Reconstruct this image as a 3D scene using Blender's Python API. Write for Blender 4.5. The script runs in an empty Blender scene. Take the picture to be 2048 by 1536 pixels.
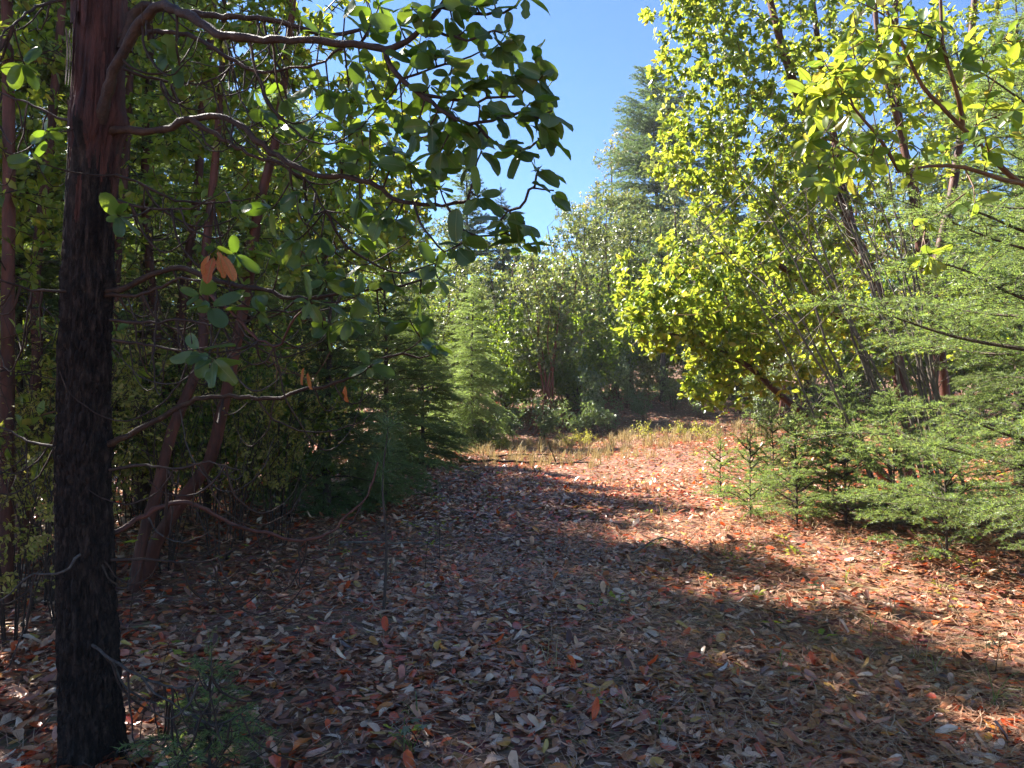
import bpy, math, random
import numpy as np
from mathutils import Matrix, Vector

# ------------------------------------------------------------------ camera, sky, sun, exposure
SC = bpy.context.scene
COL = SC.collection
CAM_Z, FPX, TILT = 1.55, 1490.0, math.atan(22 / 1490.0)
cam_d = bpy.data.cameras.new('camera')
cam_d.sensor_width = 36.0
cam_d.lens = FPX / 2048.0 * 36.0
cam_d.clip_start, cam_d.clip_end = 0.05, 2000.0
cam = bpy.data.objects.new('camera', cam_d)
cam.location = (0, 0, CAM_Z)
cam.rotation_euler = (math.pi / 2 + TILT, 0, 0)
COL.objects.link(cam)
SC.camera = cam

SUN_AZ, SUN_EL = math.radians(-52.0), math.radians(42.0)     # azimuth from +Y towards +X (negative = left)
sun_dir = Vector((math.sin(SUN_AZ) * math.cos(SUN_EL), math.cos(SUN_AZ) * math.cos(SUN_EL), math.sin(SUN_EL)))
W = bpy.data.worlds.new('World'); SC.world = W; W.use_nodes = True
wn = W.node_tree
bg = wn.nodes['Background']
sky = wn.nodes.new('ShaderNodeTexSky'); sky.sky_type = 'NISHITA'; sky.sun_disc = False
sky.sun_elevation = SUN_EL; sky.sun_rotation = SUN_AZ
sky.air_density, sky.dust_density, sky.ozone_density, sky.altitude = 1.0, 0.0, 7.5, 1200.0
wn.links.new(sky.outputs['Color'], bg.inputs['Color'])
bg.inputs['Strength'].default_value = 0.052
sun_l = bpy.data.lights.new('sun', 'SUN'); sun_l.energy = 5.0; sun_l.angle = math.radians(0.53)
sun_l.color = (1.0, 0.94, 0.85)
sun = bpy.data.objects.new('sun', sun_l); COL.objects.link(sun)
sun.rotation_euler = (-sun_dir).to_track_quat('-Z', 'Y').to_euler()
sun.location = (0, 0, 30)
SC.view_settings.view_transform = 'Standard'; SC.view_settings.look = 'None'
SC.view_settings.gamma = 1.0; SC.view_settings.use_curve_mapping = False
SC.view_settings.exposure = 2.38
cy = SC.cycles
cy.max_bounces, cy.diffuse_bounces, cy.glossy_bounces, cy.transmission_bounces = 11, 8, 2, 6
cy.transparent_max_bounces = 4
cy.use_denoising = True
cy.caustics_reflective = cy.caustics_refractive = False
cy.sample_clamp_indirect = 6.0

# ------------------------------------------------------------------ helpers
def sstep(a, b, x):
    t = np.clip((np.asarray(x, float) - a) / (b - a), 0, 1)
    return t * t * (3 - 2 * t)

def gz(x, y):
    """height of the ground"""
    x = np.asarray(x, float); y = np.asarray(y, float)
    z = 0.035 * np.sin(1.1 * x + 0.6 * y) + 0.03 * np.sin(0.7 * x - 1.3 * y + 2) + 0.012 * np.sin(3.1 * x + 2.3 * y)
    z = z * sstep(1.0, 4.0, np.hypot(x, y - 2))
    z = z + 0.38 * sstep(1.6, 4.5, x) * sstep(4.5, 8.5, y)
    z = z + 1.15 * sstep(22.5, 32, y + 0.25 * (x - 4)) + 4.0 * sstep(32, 75, y)
    return z

def ray(px, py):
    u, v = (px - 1024) / FPX, (768 - py) / FPX
    c, s = math.cos(TILT), math.sin(TILT)
    return u, c - v * s, s + v * c

def P(px, py, d):
    """point seen at photo pixel (px,py) standing d metres ahead"""
    u, yy, zz = ray(px, py)
    k = d / yy
    return np.array([u * k, d, CAM_Z + zz * k])

def PX(px, d):
    """ground point in column px, d metres ahead"""
    x = (px - 1024) / FPX * d
    return np.array([x, d, float(gz(x, d))])

def unit(v):
    v = np.asarray(v, float)
    return v / np.maximum(np.linalg.norm(v, axis=-1, keepdims=True), 1e-9)

def smooth_path(pts, step):
    """Catmull-Rom through pts, resampled about every step metres"""
    p = np.asarray(pts, float)
    if len(p) < 3:
        n = max(2, int(np.linalg.norm(p[1] - p[0]) / step) + 1)
        return p[0] + (p[-1] - p[0]) * np.linspace(0, 1, n)[:, None]
    q = np.vstack([2 * p[0] - p[1], p, 2 * p[-1] - p[-2]])
    out = []
    for i in range(1, len(q) - 2):
        a, b, c, d = q[i - 1:i + 3]
        n = max(2, int(np.linalg.norm(c - b) / step) + 1)
        t = np.linspace(0, 1, n, endpoint=False)[:, None]
        out.append(0.5 * (2 * b + (c - a) * t + (2 * a - 5 * b + 4 * c - d) * t ** 2 + (3 * b - 3 * c + d - a) * t ** 3))
    out.append(p[-1:])
    return np.vstack(out)

class Acc:
    """collects faces; build() links them as one mesh object"""
    def __init__(self):
        self.V, self.T, self.R, self.n = [], [], [], 0
        self.M = []
    def add(self, v, f, rnd=0.5, mat=0):
        v = np.asarray(v, float).reshape(-1, 3); f = np.asarray(f, np.int64)
        if len(v) == 0 or len(f) == 0: return
        if f.shape[1] == 4:
            f = np.vstack([f[:, [0, 1, 2]], f[:, [0, 2, 3]]])
            if np.ndim(rnd): rnd = np.concatenate([rnd, rnd])
        self.V.append(v); self.T.append(f + self.n); self.n += len(v)
        self.R.append(np.broadcast_to(np.asarray(rnd, float), (len(f),)).copy())
        self.M.append(np.full(len(f), mat, np.int32))
    def mesh(self, name, mats, smooth=True, origin=None):
        me = bpy.data.meshes.new(name)
        v = np.vstack(self.V); f = np.vstack(self.T)
        if origin is not None: v = v - np.asarray(origin)
        me.vertices.add(len(v)); me.vertices.foreach_set('co', v.astype(np.float32).ravel())
        me.loops.add(f.size); me.loops.foreach_set('vertex_index', f.astype(np.int32).ravel())
        me.polygons.add(len(f)); me.polygons.foreach_set('loop_start', np.arange(0, f.size, 3, dtype=np.int32))
        me.polygons.foreach_set('use_smooth', np.full(len(f), smooth, bool))
        me.update(calc_edges=True)
        at = me.attributes.new('rnd', 'FLOAT', 'FACE'); at.data.foreach_set('value', np.concatenate(self.R).astype(np.float32))
        for m in (mats if isinstance(mats, (list, tuple)) else [mats]): me.materials.append(m)
        me.polygons.foreach_set('material_index', np.concatenate(self.M))
        return me

def tag(o, label=None, cat=None, group=None, kind=None):
    if label: o['label'] = label
    if cat: o['category'] = cat
    if group: o['group'] = group
    if kind: o['kind'] = kind
    return o

def link(name, me, parent=None, loc=None, mat=None):
    o = bpy.data.objects.new(name, me); COL.objects.link(o)
    if parent is not None: o.parent = parent
    if loc is not None: o.location = loc
    if mat is not None: o.matrix_basis = mat
    return o

def root(name, loc, label, cat, group=None, rz=0.0, sc=1.0):
    o = link(name, None, None, loc); o.rotation_euler = (0, 0, rz); o.scale = (sc,) * 3
    o.empty_display_size = 0.2
    return tag(o, label, cat, group)

def tube(acc, pts, rad, sides=5, rnd=0.5, mat=0, cap=True):
    p = np.asarray(pts, float); n = len(p)
    rad = np.broadcast_to(np.asarray(rad, float), (n,))
    t = unit(np.gradient(p, axis=0))
    ref = np.array([0.0, 0, 1]) if abs(t[:, 2]).mean() < 0.7 else np.array([0.0, 1, 0.01])
    u = unit(np.cross(t, ref)); w = np.cross(t, u)
    a = np.linspace(0, 2 * math.pi, sides, endpoint=False)
    v = p[:, None] + rad[:, None, None] * (np.cos(a)[None, :, None] * u[:, None] + np.sin(a)[None, :, None] * w[:, None])
    i = np.arange(n - 1)[:, None] * sides; j = np.arange(sides)[None]; k = (j + 1) % sides
    f = np.stack([i + j, i + k, i + sides + k, i + sides + j], -1).reshape(-1, 4)
    acc.add(v.reshape(-1, 3), f, rnd, mat)

def frames(d, n, s, w=None):
    """(N,3,3) matrices: column 0 width, 1 length, 2 normal"""
    d = unit(d); x = unit(np.cross(d, n)); z = np.cross(x, d)
    s = np.broadcast_to(np.asarray(s, float), (len(d),))
    w = s if w is None else w
    return np.stack([x * w[:, None], d * s[:, None], z * s[:, None]], -1)

def scatter(acc, tv, tf, M, pos, rnd, mat=0):
    N, m = len(pos), len(tv)
    if N == 0: return
    v = np.einsum('nij,mj->nmi', M, tv) + pos[:, None]
    f = (np.asarray(tf)[None] + (np.arange(N) * m)[:, None, None]).reshape(-1, len(tf[0]))
    acc.add(v.reshape(-1, 3), f, np.repeat(rnd, len(tf)), mat)

def value_noise(p, seed=0):
    p = np.asarray(p, float); i = np.floor(p).astype(np.int64); f = p - i; f = f * f * (3 - 2 * f)
    def h(a):
        k = (a[..., 0] * 374761393 + a[..., 1] * 668265263 + a[..., 2] * 2147483647 + seed * 974711) & 0xffffffff
        k = ((k ^ (k >> 13)) * 1274126177) & 0xffffffff
        return ((k ^ (k >> 16)) & 0xffff) / 65535.0
    r = 0
    for dx in (0, 1):
        for dy in (0, 1):
            for dz in (0, 1):
                wgt = (f[..., 0] if dx else 1 - f[..., 0]) * (f[..., 1] if dy else 1 - f[..., 1]) * (f[..., 2] if dz else 1 - f[..., 2])
                r = r + wgt * h(i + np.array([dx, dy, dz]))
    return r

# ------------------------------------------------------------------ materials
def new_mat(name):
    m = bpy.data.materials.new(name); m.use_nodes = True
    nt = m.node_tree; nt.nodes.clear()
    out = nt.nodes.new('ShaderNodeOutputMaterial')
    return m, nt, out

def N(nt, kind, **kw):
    n = nt.nodes.new('ShaderNode' + kind)
    for k, v in kw.items():
        if k in n.inputs: n.inputs[k].default_value = v
        else: setattr(n, k, v)
    return n

def ramp(nt, cols, interp='LINEAR'):
    r = nt.nodes.new('ShaderNodeValToRGB'); r.color_ramp.interpolation = interp
    e = r.color_ramp.elements
    while len(e) < len(cols): e.new(0.5)
    for k, (pos, c) in enumerate(cols): e[k].position = pos; e[k].color = (*c, 1)
    return r

def rnd_socket(nt):
    a = N(nt, 'Attribute', attribute_name='rnd'); o = N(nt, 'ObjectInfo')
    s = N(nt, 'Math', operation='ADD'); nt.links.new(a.outputs['Fac'], s.inputs[0]); nt.links.new(o.outputs['Random'], s.inputs[1])
    f = N(nt, 'Math', operation='FRACT'); nt.links.new(s.outputs[0], f.inputs[0])
    return f.outputs[0]

def leaf_mat(name, front, back, trans=0.45, rough=0.38, spec=0.5, mottle=0.25):
    m, nt, out = new_mat(name)
    r = rnd_socket(nt)
    c1, c2 = ramp(nt, front), ramp(nt, back)
    nt.links.new(r, c1.inputs[0]); nt.links.new(r, c2.inputs[0])
    tc = N(nt, 'TexCoord'); no = N(nt, 'TexNoise', Scale=22.0, Detail=2.0); nt.links.new(tc.outputs['Object'], no.inputs['Vector'])
    mr = N(nt, 'MapRange'); mr.inputs[1].default_value, mr.inputs[2].default_value = 0.3, 0.7
    mr.inputs[3].default_value, mr.inputs[4].default_value = 1 - mottle, 1 + mottle
    nt.links.new(no.outputs['Fac'], mr.inputs[0])
    mu = N(nt, 'Mix', data_type='RGBA', blend_type='MULTIPLY'); mu.inputs[0].default_value = 1
    nt.links.new(c1.outputs[0], mu.inputs[6]); nt.links.new(mr.outputs[0], mu.inputs[7])
    b = N(nt, 'BsdfPrincipled'); b.inputs['Roughness'].default_value = rough; b.inputs['Specular IOR Level'].default_value = spec
    nt.links.new(mu.outputs[2], b.inputs['Base Color'])
    t = N(nt, 'BsdfTranslucent'); nt.links.new(c2.outputs[0], t.inputs['Color'])
    mx = N(nt, 'MixShader'); mx.inputs[0].default_value = trans
    nt.links.new(b.outputs[0], mx.inputs[1]); nt.links.new(t.outputs[0], mx.inputs[2])
    nt.links.new(mx.outputs[0], out.inputs['Surface'])
    return m

def bark_mat(name, cols, scale=(9, 9, 2.5), rough=0.85, bump=0.5, detail=6.0):
    m, nt, out = new_mat(name)
    tc = N(nt, 'TexCoord'); mp = N(nt, 'Mapping'); mp.inputs['Scale'].default_value = scale
    nt.links.new(tc.outputs['Object'], mp.inputs['Vector'])
    n1 = N(nt, 'TexNoise', Scale=1.6, Detail=detail, Roughness=0.65); nt.links.new(mp.outputs[0], n1.inputs['Vector'])
    n2 = N(nt, 'TexNoise', Scale=9.0, Detail=4.0, Roughness=0.6); nt.links.new(mp.outputs[0], n2.inputs['Vector'])
    r = ramp(nt, cols); nt.links.new(n1.outputs['Fac'], r.inputs[0])
    b = N(nt, 'BsdfPrincipled'); b.inputs['Roughness'].default_value = rough; b.inputs['Specular IOR Level'].default_value = 0.3
    nt.links.new(r.outputs[0], b.inputs['Base Color'])
    ad = N(nt, 'Math', operation='ADD'); nt.links.new(n1.outputs['Fac'], ad.inputs[0]); nt.links.new(n2.outputs['Fac'], ad.inputs[1])
    bu = N(nt, 'Bump', Strength=bump, Distance=0.02); nt.links.new(ad.outputs[0], bu.inputs['Height']); nt.links.new(bu.outputs[0], b.inputs['Normal'])
    nt.links.new(b.outputs[0], out.inputs['Surface'])
    return m

M_leaf_shaded = leaf_mat('madrone_leaf_near_shaded', [(0, (.035, .070, .024)), (.5, (.05, .095, .028)), (1, (.075, .12, .035))],
                       [(0, (.16, .27, .018)), (.6, (.24, .37, .025)), (1, (.34, .44, .04))], .40, .36, .45, .15)  # near madrone leaves, darkened in colour for the shade they hang in
M_leaf_sun = leaf_mat('madrone_leaf_sunlit', [(0, (.05, .11, .022)), (.5, (.08, .15, .025)), (.92, (.12, .18, .03)), (1, (.22, .19, .04))],
                      [(0, (.17, .27, .03)), (.3, (.36, .44, .04)), (.6, (.50, .56, .04)), (.92, (.55, .58, .06)), (1, (.58, .45, .06))], .5, .36, .5, .12)  # brighter, yellower copy of the madrone leaf, with the sun's glow coloured in
M_leaf_mid = leaf_mat('madrone_leaf_mid', [(0, (.035, .08, .022)), (.5, (.06, .12, .028)), (1, (.10, .15, .04))],
                      [(0, (.24, .38, .02)), (.6, (.38, .52, .025)), (1, (.5, .55, .04))], .45, .36, .55, .12)
M_leaf_hazed = leaf_mat('madrone_leaf_far_hazed', [(0, (.055, .08, .036)), (.5, (.10, .125, .06)), (1, (.17, .18, .09))], [(0, (.15, .22, .04)), (.6, (.26, .32, .06)), (1, (.40, .40, .08))], .40, .36, .55, .12)  # leaf colour greyed to imitate haze over the far trees
M_leaf_pale = leaf_mat('madrone_leaf_pale', [(0, (.09, .12, .05)), (.5, (.15, .16, .07)), (.85, (.22, .18, .08)), (1, (.25, .13, .05))],
                       [(0, (.36, .42, .08)), (.7, (.5, .46, .10)), (1, (.5, .3, .08))], .42, .45, .4, .12)
M_rib = leaf_mat('leaf_midrib', [(0, (.16, .20, .06)), (1, (.22, .24, .08))], [(0, (.3, .38, .05)), (1, (.36, .42, .06))], .3, .4, .4, .1)
M_leaf_yellow = leaf_mat('shrub_leaf_yellowing', [(0, (.10, .13, .03)), (.5, (.20, .20, .05)), (1, (.32, .27, .09))],
                         [(0, (.4, .45, .04)), (.6, (.6, .55, .08)), (1, (.7, .58, .14))], .45, .5, .35, .15)
M_leaf_sprout = leaf_mat('sprout_leaf', [(0, (.09, .16, .03)), (.6, (.20, .25, .04)), (1, (.35, .32, .05))],
                         [(0, (.4, .55, .04)), (1, (.65, .6, .06))], .45, .5, .3, .15)
M_leaf_grey = leaf_mat('shrub_leaf_greygreen', [(0, (.05, .085, .04)), (.6, (.10, .14, .075)), (1, (.17, .19, .12))],
                       [(0, (.2, .3, .06)), (1, (.32, .4, .1))], .35, .35, .6, .15)
M_needle_dark = leaf_mat('fir_needle_dark', [(0, (.075, .12, .052)), (1, (.14, .19, .085))], [(0, (.22, .34, .06)), (1, (.36, .46, .09))], .35, .5, .3, .2)
M_needle_light = leaf_mat('fir_needle_light', [(0, (.065, .11, .05)), (.65, (.125, .18, .08)), (.93, (.22, .28, .13)), (1, (.26, .17, .09))], [(0, (.28, .44, .07)), (.93, (.46, .58, .12)), (1, (.35, .24, .1))], .42, .45, .4, .2)
M_needle_far = leaf_mat('fir_needle_bluegreen', [(0, (.05, .085, .05)), (1, (.10, .14, .075))], [(0, (.14, .24, .06)), (1, (.24, .34, .09))], .38, .5, .3, .2)
M_pine = leaf_mat('pine_needle_green', [(0, (.06, .11, .045)), (1, (.12, .17, .07))], [(0, (.18, .3, .06)), (1, (.28, .38, .08))], .35, .4, .5, .1)
LIT = [(0, (.085, .032, .018)), (.10, (.20, .068, .034)), (.28, (.35, .120, .058)), (.45, (.47, .185, .092)), (.60, (.58, .275, .15)),
       (.74, (.67, .40, .245)), (.83, (.70, .53, .39)), (.86, (.50, .060, .016)), (.95, (.57, .085, .020)), (.975, (.50, .20, .035)), (1, (.48, .33, .08))]
LITB = [(0, (.06, .02, .01)), (.3, (.34, .10, .035)), (.6, (.46, .18, .08)), (.83, (.50, .30, .17)), (.86, (.65, .085, .015)), (.97, (.7, .14, .02)), (1, (.6, .42, .06))]
M_litter = leaf_mat('fallen_leaf_brown', LIT, LITB, .20, .31, .58, .30)
M_dead_leaf = leaf_mat('hanging_dead_leaf', [(0, (.36, .10, .035)), (1, (.45, .17, .06))], [(0, (.6, .16, .04)), (1, (.7, .25, .07))], .42, .5, .3, .25)
M_straw = leaf_mat('dry_grass', [(0, (.22, .15, .07)), (.6, (.38, .29, .14)), (.95, (.48, .38, .22)), (1, (.26, .26, .07))], [(0, (.3, .2, .08)), (1, (.5, .4, .15))], .3, .6, .2, .1)
M_pin = leaf_mat('fallen_pine_needle', [(0, (.19, .085, .05)), (.6, (.36, .19, .115)), (1, (.50, .34, .23))], [(0, (.2, .08, .03)), (1, (.3, .14, .06))], .1, .5, .35, .1)
M_grass = leaf_mat('green_grass', [(0, (.06, .10, .03)), (1, (.14, .18, .05))], [(0, (.2, .35, .04)), (1, (.35, .42, .06))], .35, .5, .3, .1)
B_dark = bark_mat('fissured_dark_bark', [(.28, (.005, .0035, .003)), (.47, (.020, .013, .010)), (.58, (.045, .029, .022)), (.74, (.10, .065, .048))], (26, 26, 9), .9, 1.0)
B_red = bark_mat('peeling_red_bark', [(.28, (.018, .008, .006)), (.45, (.065, .024, .016)), (.62, (.12, .040, .025)), (.8, (.18, .075, .045))], (7, 7, 1.6), .6, .35)
B_orange = bark_mat('smooth_orange_bark', [(.28, (.045, .018, .010)), (.48, (.105, .045, .019)), (.66, (.16, .075, .028)), (.82, (.19, .115, .05))], (5, 5, 1.5), .5, .18)
B_redfg = bark_mat('dark_red_bark', [(.28, (.009, .004, .0035)), (.42, (.042, .015, .011)), (.6, (.09, .031, .021)), (.8, (.14, .055, .037))], (16, 16, 3), .75, .9)  # darker copy of the peeling red bark, for the near trunk
B_limb = bark_mat('shaded_olive_limb_bark', [(.28, (.014, .008, .006)), (.5, (.042, .021, .012)), (.75, (.085, .045, .022))], (16, 16, 16), .6, .5)  # olive-brown limb bark, darkened for the backlit shade on the near limbs
B_stem = bark_mat('red_stem_bark', [(.28, (.07, .024, .014)), (.5, (.18, .055, .03)), (.75, (.26, .10, .055))], (7, 7, 1.6), .6, .3)
B_twig = bark_mat('dark_twig_bark', [(.3, (.016, .010, .008)), (.55, (.045, .026, .018)), (.8, (.09, .05, .032))], (12, 12, 12), .75, .3)
B_grey = bark_mat('grey_stem_bark', [(.3, (.07, .055, .045)), (.55, (.16, .13, .105)), (.8, (.27, .23, .19))], (9, 9, 2.5), .85, .5)
B_greytwig = bark_mat('weathered_twig_bark', [(.3, (.03, .024, .02)), (.55, (.08, .065, .055)), (.8, (.17, .145, .125))], (30, 30, 30), .85, .5)
B_fir = bark_mat('fir_bark', [(.3, (.03, .022, .018)), (.55, (.085, .06, .048)), (.8, (.15, .115, .09))], (10, 10, 3), .9, .7)

# ------------------------------------------------------------------ templates
def leaf_template(nl, nw, wid=0.5, fold=0.16, curl=0.12, seed=0, bites=0.0):
    """leaf of unit length along +Y from the origin, upper face +Z"""
    rg = np.random.default_rng(seed)
    u = np.linspace(0, 1, nl + 1); t = (1 - np.cos(math.pi * u)) / 2              # oval outline, widest past the middle
    half = 0.5 * wid * np.sin(math.pi * u) ** 0.92 * (.88 + .24 * t)
    half[0], half[-1] = 0.012, 0.006
    s = np.linspace(-1, 1, nw + 1)
    V = []
    for i in range(nl + 1):
        for j in range(nw + 1):
            h = half[i]
            if bites and abs(s[j]) == 1 and 0 < i < nl and rg.random() < bites: h *= rg.uniform(0.35, 0.9)
            V.append((s[j] * h, 0.10 + 0.90 * t[i] if t[i] > 0 else 0.10, fold * abs(s[j]) * h * 2 - curl * (t[i] ** 2) + 0.02 * math.sin(7 * t[i] + 3 * s[j] + seed)))
    F = []
    for i in range(nl):
        for j in range(nw):
            a = i * (nw + 1) + j
            F.append((a, a + 1, a + nw + 2, a + nw + 1))
    # stalk
    k = len(V)
    V += [(-.008, 0, 0), (.008, 0, 0), (.008, .11, 0), (-.008, .11, 0)]
    F.append((k, k + 1, k + 2, k + 3))
    return np.array(V), np.array(F)

def simple_leaf(wid=0.5, fold=0.14, curl=0.10):
    v = np.array([(0, 0, 0), (-.5 * wid, .42, fold * wid), (.5 * wid, .42, fold * wid), (0, .5, 0.0), (-.33 * wid, .8, fold * wid - curl * .6), (.33 * wid, .8, fold * wid - curl * .6), (0, 1, -curl)])
    f = np.array([(0, 3, 1), (0, 2, 3), (1, 3, 4), (3, 2, 5), (3, 6, 4), (3, 5, 6)])
    return v, f
SL_V, SL_F = simple_leaf()
FL_V = np.array([(0, 0, 0), (-.26, .5, .05), (.26, .5, .05), (0, 1, -.08)]); FL_F = np.array([(0, 2, 3), (0, 3, 1)])

def rosettes(tips, dirs, rg, k=(5, 8), size=0.12, spread=(45, 88), droop=0.15, up=0.6, face=None):
    """leaf frames radiating from each twig tip"""
    tips = np.asarray(tips); dirs = unit(dirs)
    n = rg.integers(k[0], k[1] + 1, len(tips))
    idx = np.repeat(np.arange(len(tips)), n)
    off = np.concatenate([np.arange(c) / c for c in n]) * 2 * math.pi + np.repeat(rg.random(len(tips)) * 6.28, n) + rg.normal(0, .25, len(idx))
    d = dirs[idx]
    ref = np.where(np.abs(d[:, 2:3]) < .8, np.array([[0, 0, 1.0]]), np.array([[1.0, 0, 0]]))
    u = unit(np.cross(d, ref)); w = np.cross(d, u)
    rad = np.cos(off)[:, None] * u + np.sin(off)[:, None] * w
    a = np.radians(rg.uniform(spread[0], spread[1], len(idx)))[:, None]
    ld = unit(d * np.cos(a) + rad * np.sin(a) - np.array([0, 0, 1.0]) * droop * rg.uniform(.2, 1.8, len(idx))[:, None])
    nr = d * .8 + np.array([0, 0, up]) + rg.normal(0, .28, (len(idx), 3))
    if face is not None: nr = np.asarray(face) * .7 + d * .25 + rg.normal(0, .5, (len(idx), 3))
    pos = tips[idx] - d * rg.uniform(0, .18, len(idx))[:, None] * size
    s = size * rg.uniform(.5, 1.18, len(idx))
    return pos, frames(ld, nr, s, s * rg.uniform(.85, 1.12, len(idx))), rg.random(len(idx))

def hermite(a, ta, b, tb, n):
    t = np.linspace(0, 1, n)[:, None]
    return (2 * t**3 - 3 * t**2 + 1) * a + (t**3 - 2 * t**2 + t) * ta + (-2 * t**3 + 3 * t**2) * b + (t**3 - t**2) * tb

def grow(stems, blobs, rg, wander=0.12, tip_r=0.0035, step=0.22, power=2.3, sag=0.0):
    """stems: [(points, radii)], blobs: [(centre, radii, n, leafy)] in the same space.
    Joins random points inside the blobs to the growing skeleton; returns tubes [(pts, rad, isstem)], tips, dirs"""
    pos, par, dr, tubes = [], [], [], []
    for pts, rad in stems:
        p = smooth_path(pts, step); r = np.interp(np.linspace(0, 1, len(p)), np.linspace(0, 1, len(rad)), rad)
        tubes.append((p, r, True))
        t = unit(np.gradient(p, axis=0)); k0 = max(0, len(p) // 5)
        for i in range(len(p)):
            if i >= k0: pos.append(p[i]); dr.append(t[i])
    att = []
    for c, r, n, leafy in blobs:
        v = unit(rg.normal(size=(n, 3))) * (rg.random((n, 1)) ** 0.45)
        att += [(np.asarray(c) + v[i] * np.asarray(r), leafy) for i in range(n)]
    pos = np.array(pos); dr = np.array(dr)
    A = np.array([a[0] for a in att])
    dist = np.min(np.linalg.norm(A[:, None] - pos[None], axis=2), axis=1)
    order = np.argsort(dist)
    tips, dirs, lf = [], [], []
    nodes_d = [pos]; nodes_t = [dr]
    allp, allt = pos, dr
    for q in order:
        a = A[q]; dv = a - allp; L = np.linalg.norm(dv, axis=1) + 1e-6
        cosang = np.sum(dv * allt, axis=1) / L
        i = int(np.argmin(L * (1 + .55 * (1 - cosang))))
        l = L[i]
        n = max(3, int(l / step) + 2)
        o = unit(dv[i])
        end = unit(o + rg.normal(0, .35, 3) + np.array([0, 0, .25]))
        path = hermite(allp[i], unit(allt[i] * .6 + o) * l * .9, a, end * l * .8, n)
        path[1:-1] += rg.normal(0, wander * .25, (n - 2, 3)) * min(l, 1)
        path[1:-1, 2] -= sag * l * np.sin(np.linspace(0, math.pi, n))[1:-1]
        r0 = tip_r * (1 + 2.2 * l ** .9)
        tubes.append((path, np.linspace(r0, tip_r * .7, n), False))
        t = unit(np.gradient(path, axis=0))
        allp = np.vstack([allp, path[1:]]); allt = np.vstack([allt, t[1:]])
        tips.append(a); dirs.append(t[-1]); lf.append(att[q][1])
    return tubes, np.array(tips), np.array(dirs), np.array(lf, bool)

def wood(acc, tubes, sides_stem=10, sides=4, mat_stem=0, mat=1, rough=0.0, rg=None):
    for p, r, st in tubes:
        if st:
            tube(acc, p, r * (1 + (rough * np.sin(np.arange(len(p)) * 1.7) if rough else 0)), sides_stem, .5, mat_stem)
        else:
            tube(acc, p, r, sides, .5, mat)

# ================================================================== THE GROUND
def ground_mat():
    m, nt, out = new_mat('forest_floor_soil')
    tc = N(nt, 'TexCoord')
    n1 = N(nt, 'TexNoise', Scale=2.2, Detail=8.0, Roughness=.7); n2 = N(nt, 'TexVoronoi', Scale=16.0); n3 = N(nt, 'TexNoise', Scale=60.0, Detail=4.0)
    for n in (n1, n2, n3): nt.links.new(tc.outputs['Object'], n.inputs['Vector'])
    r = ramp(nt, [(.3, (.09, .045, .028)), (.5, (.20, .095, .055)), (.68, (.30, .15, .085))])
    ad = N(nt, 'Math', operation='MULTIPLY_ADD'); ad.inputs[1].default_value = .45
    nt.links.new(n3.outputs['Fac'], ad.inputs[0]); 
    m2 = N(nt, 'Math', operation='MULTIPLY'); m2.inputs[1].default_value = .6; nt.links.new(n1.outputs['Fac'], m2.inputs[0]); nt.links.new(m2.outputs[0], ad.inputs[2])
    nt.links.new(ad.outputs[0], r.inputs[0])
    hs = N(nt, 'Mix', data_type='RGBA', blend_type='MULTIPLY'); hs.inputs[0].default_value = .5
    nt.links.new(r.outputs[0], hs.inputs[6]); nt.links.new(n2.outputs['Color'], hs.inputs[7])
    b = N(nt, 'BsdfPrincipled'); b.inputs['Roughness'].default_value = .95
    nt.links.new(hs.outputs[2], b.inputs['Base Color'])
    bu = N(nt, 'Bump', Strength=.8, Distance=.03); nt.links.new(n2.outputs['Distance'], bu.inputs['Height']); nt.links.new(bu.outputs[0], b.inputs['Normal'])
    nt.links.new(b.outputs[0], out.inputs['Surface'])
    return m
def build_ground():
    def axis(lo, hi, near_lo, near_hi, fine, coarse):
        return np.unique(np.concatenate([np.arange(lo, near_lo, coarse), np.arange(near_lo, near_hi, fine), np.arange(near_hi, hi + .1, coarse)]))
    xs = axis(-300, 300, -14, 14, .35, 6.0); ys = axis(-60, 500, -2, 40, .4, 6.0)
    X, Y = np.meshgrid(xs, ys); V = np.stack([X, Y, gz(X, Y)], -1).reshape(-1, 3)
    nx = len(xs); i = np.arange(len(ys) - 1)[:, None] * nx; j = np.arange(nx - 1)[None]
    F = np.stack([i + j, i + j + 1, i + nx + j + 1, i + nx + j], -1).reshape(-1, 4)
    a = Acc(); a.add(V, F)
    o = link('ground', a.mesh('ground', ground_mat()))
    tag(o, 'brown forest floor under the fallen leaves of the clearing', None, None, 'structure')
build_ground()

def wedge_points(rg, n, d0, d1, margin=1.5, spread=.70):
    d = np.sqrt(rg.uniform(d0 * d0, d1 * d1, n)); x = rg.uniform(-1, 1, n) * (spread * d + margin)
    return x, d

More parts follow.
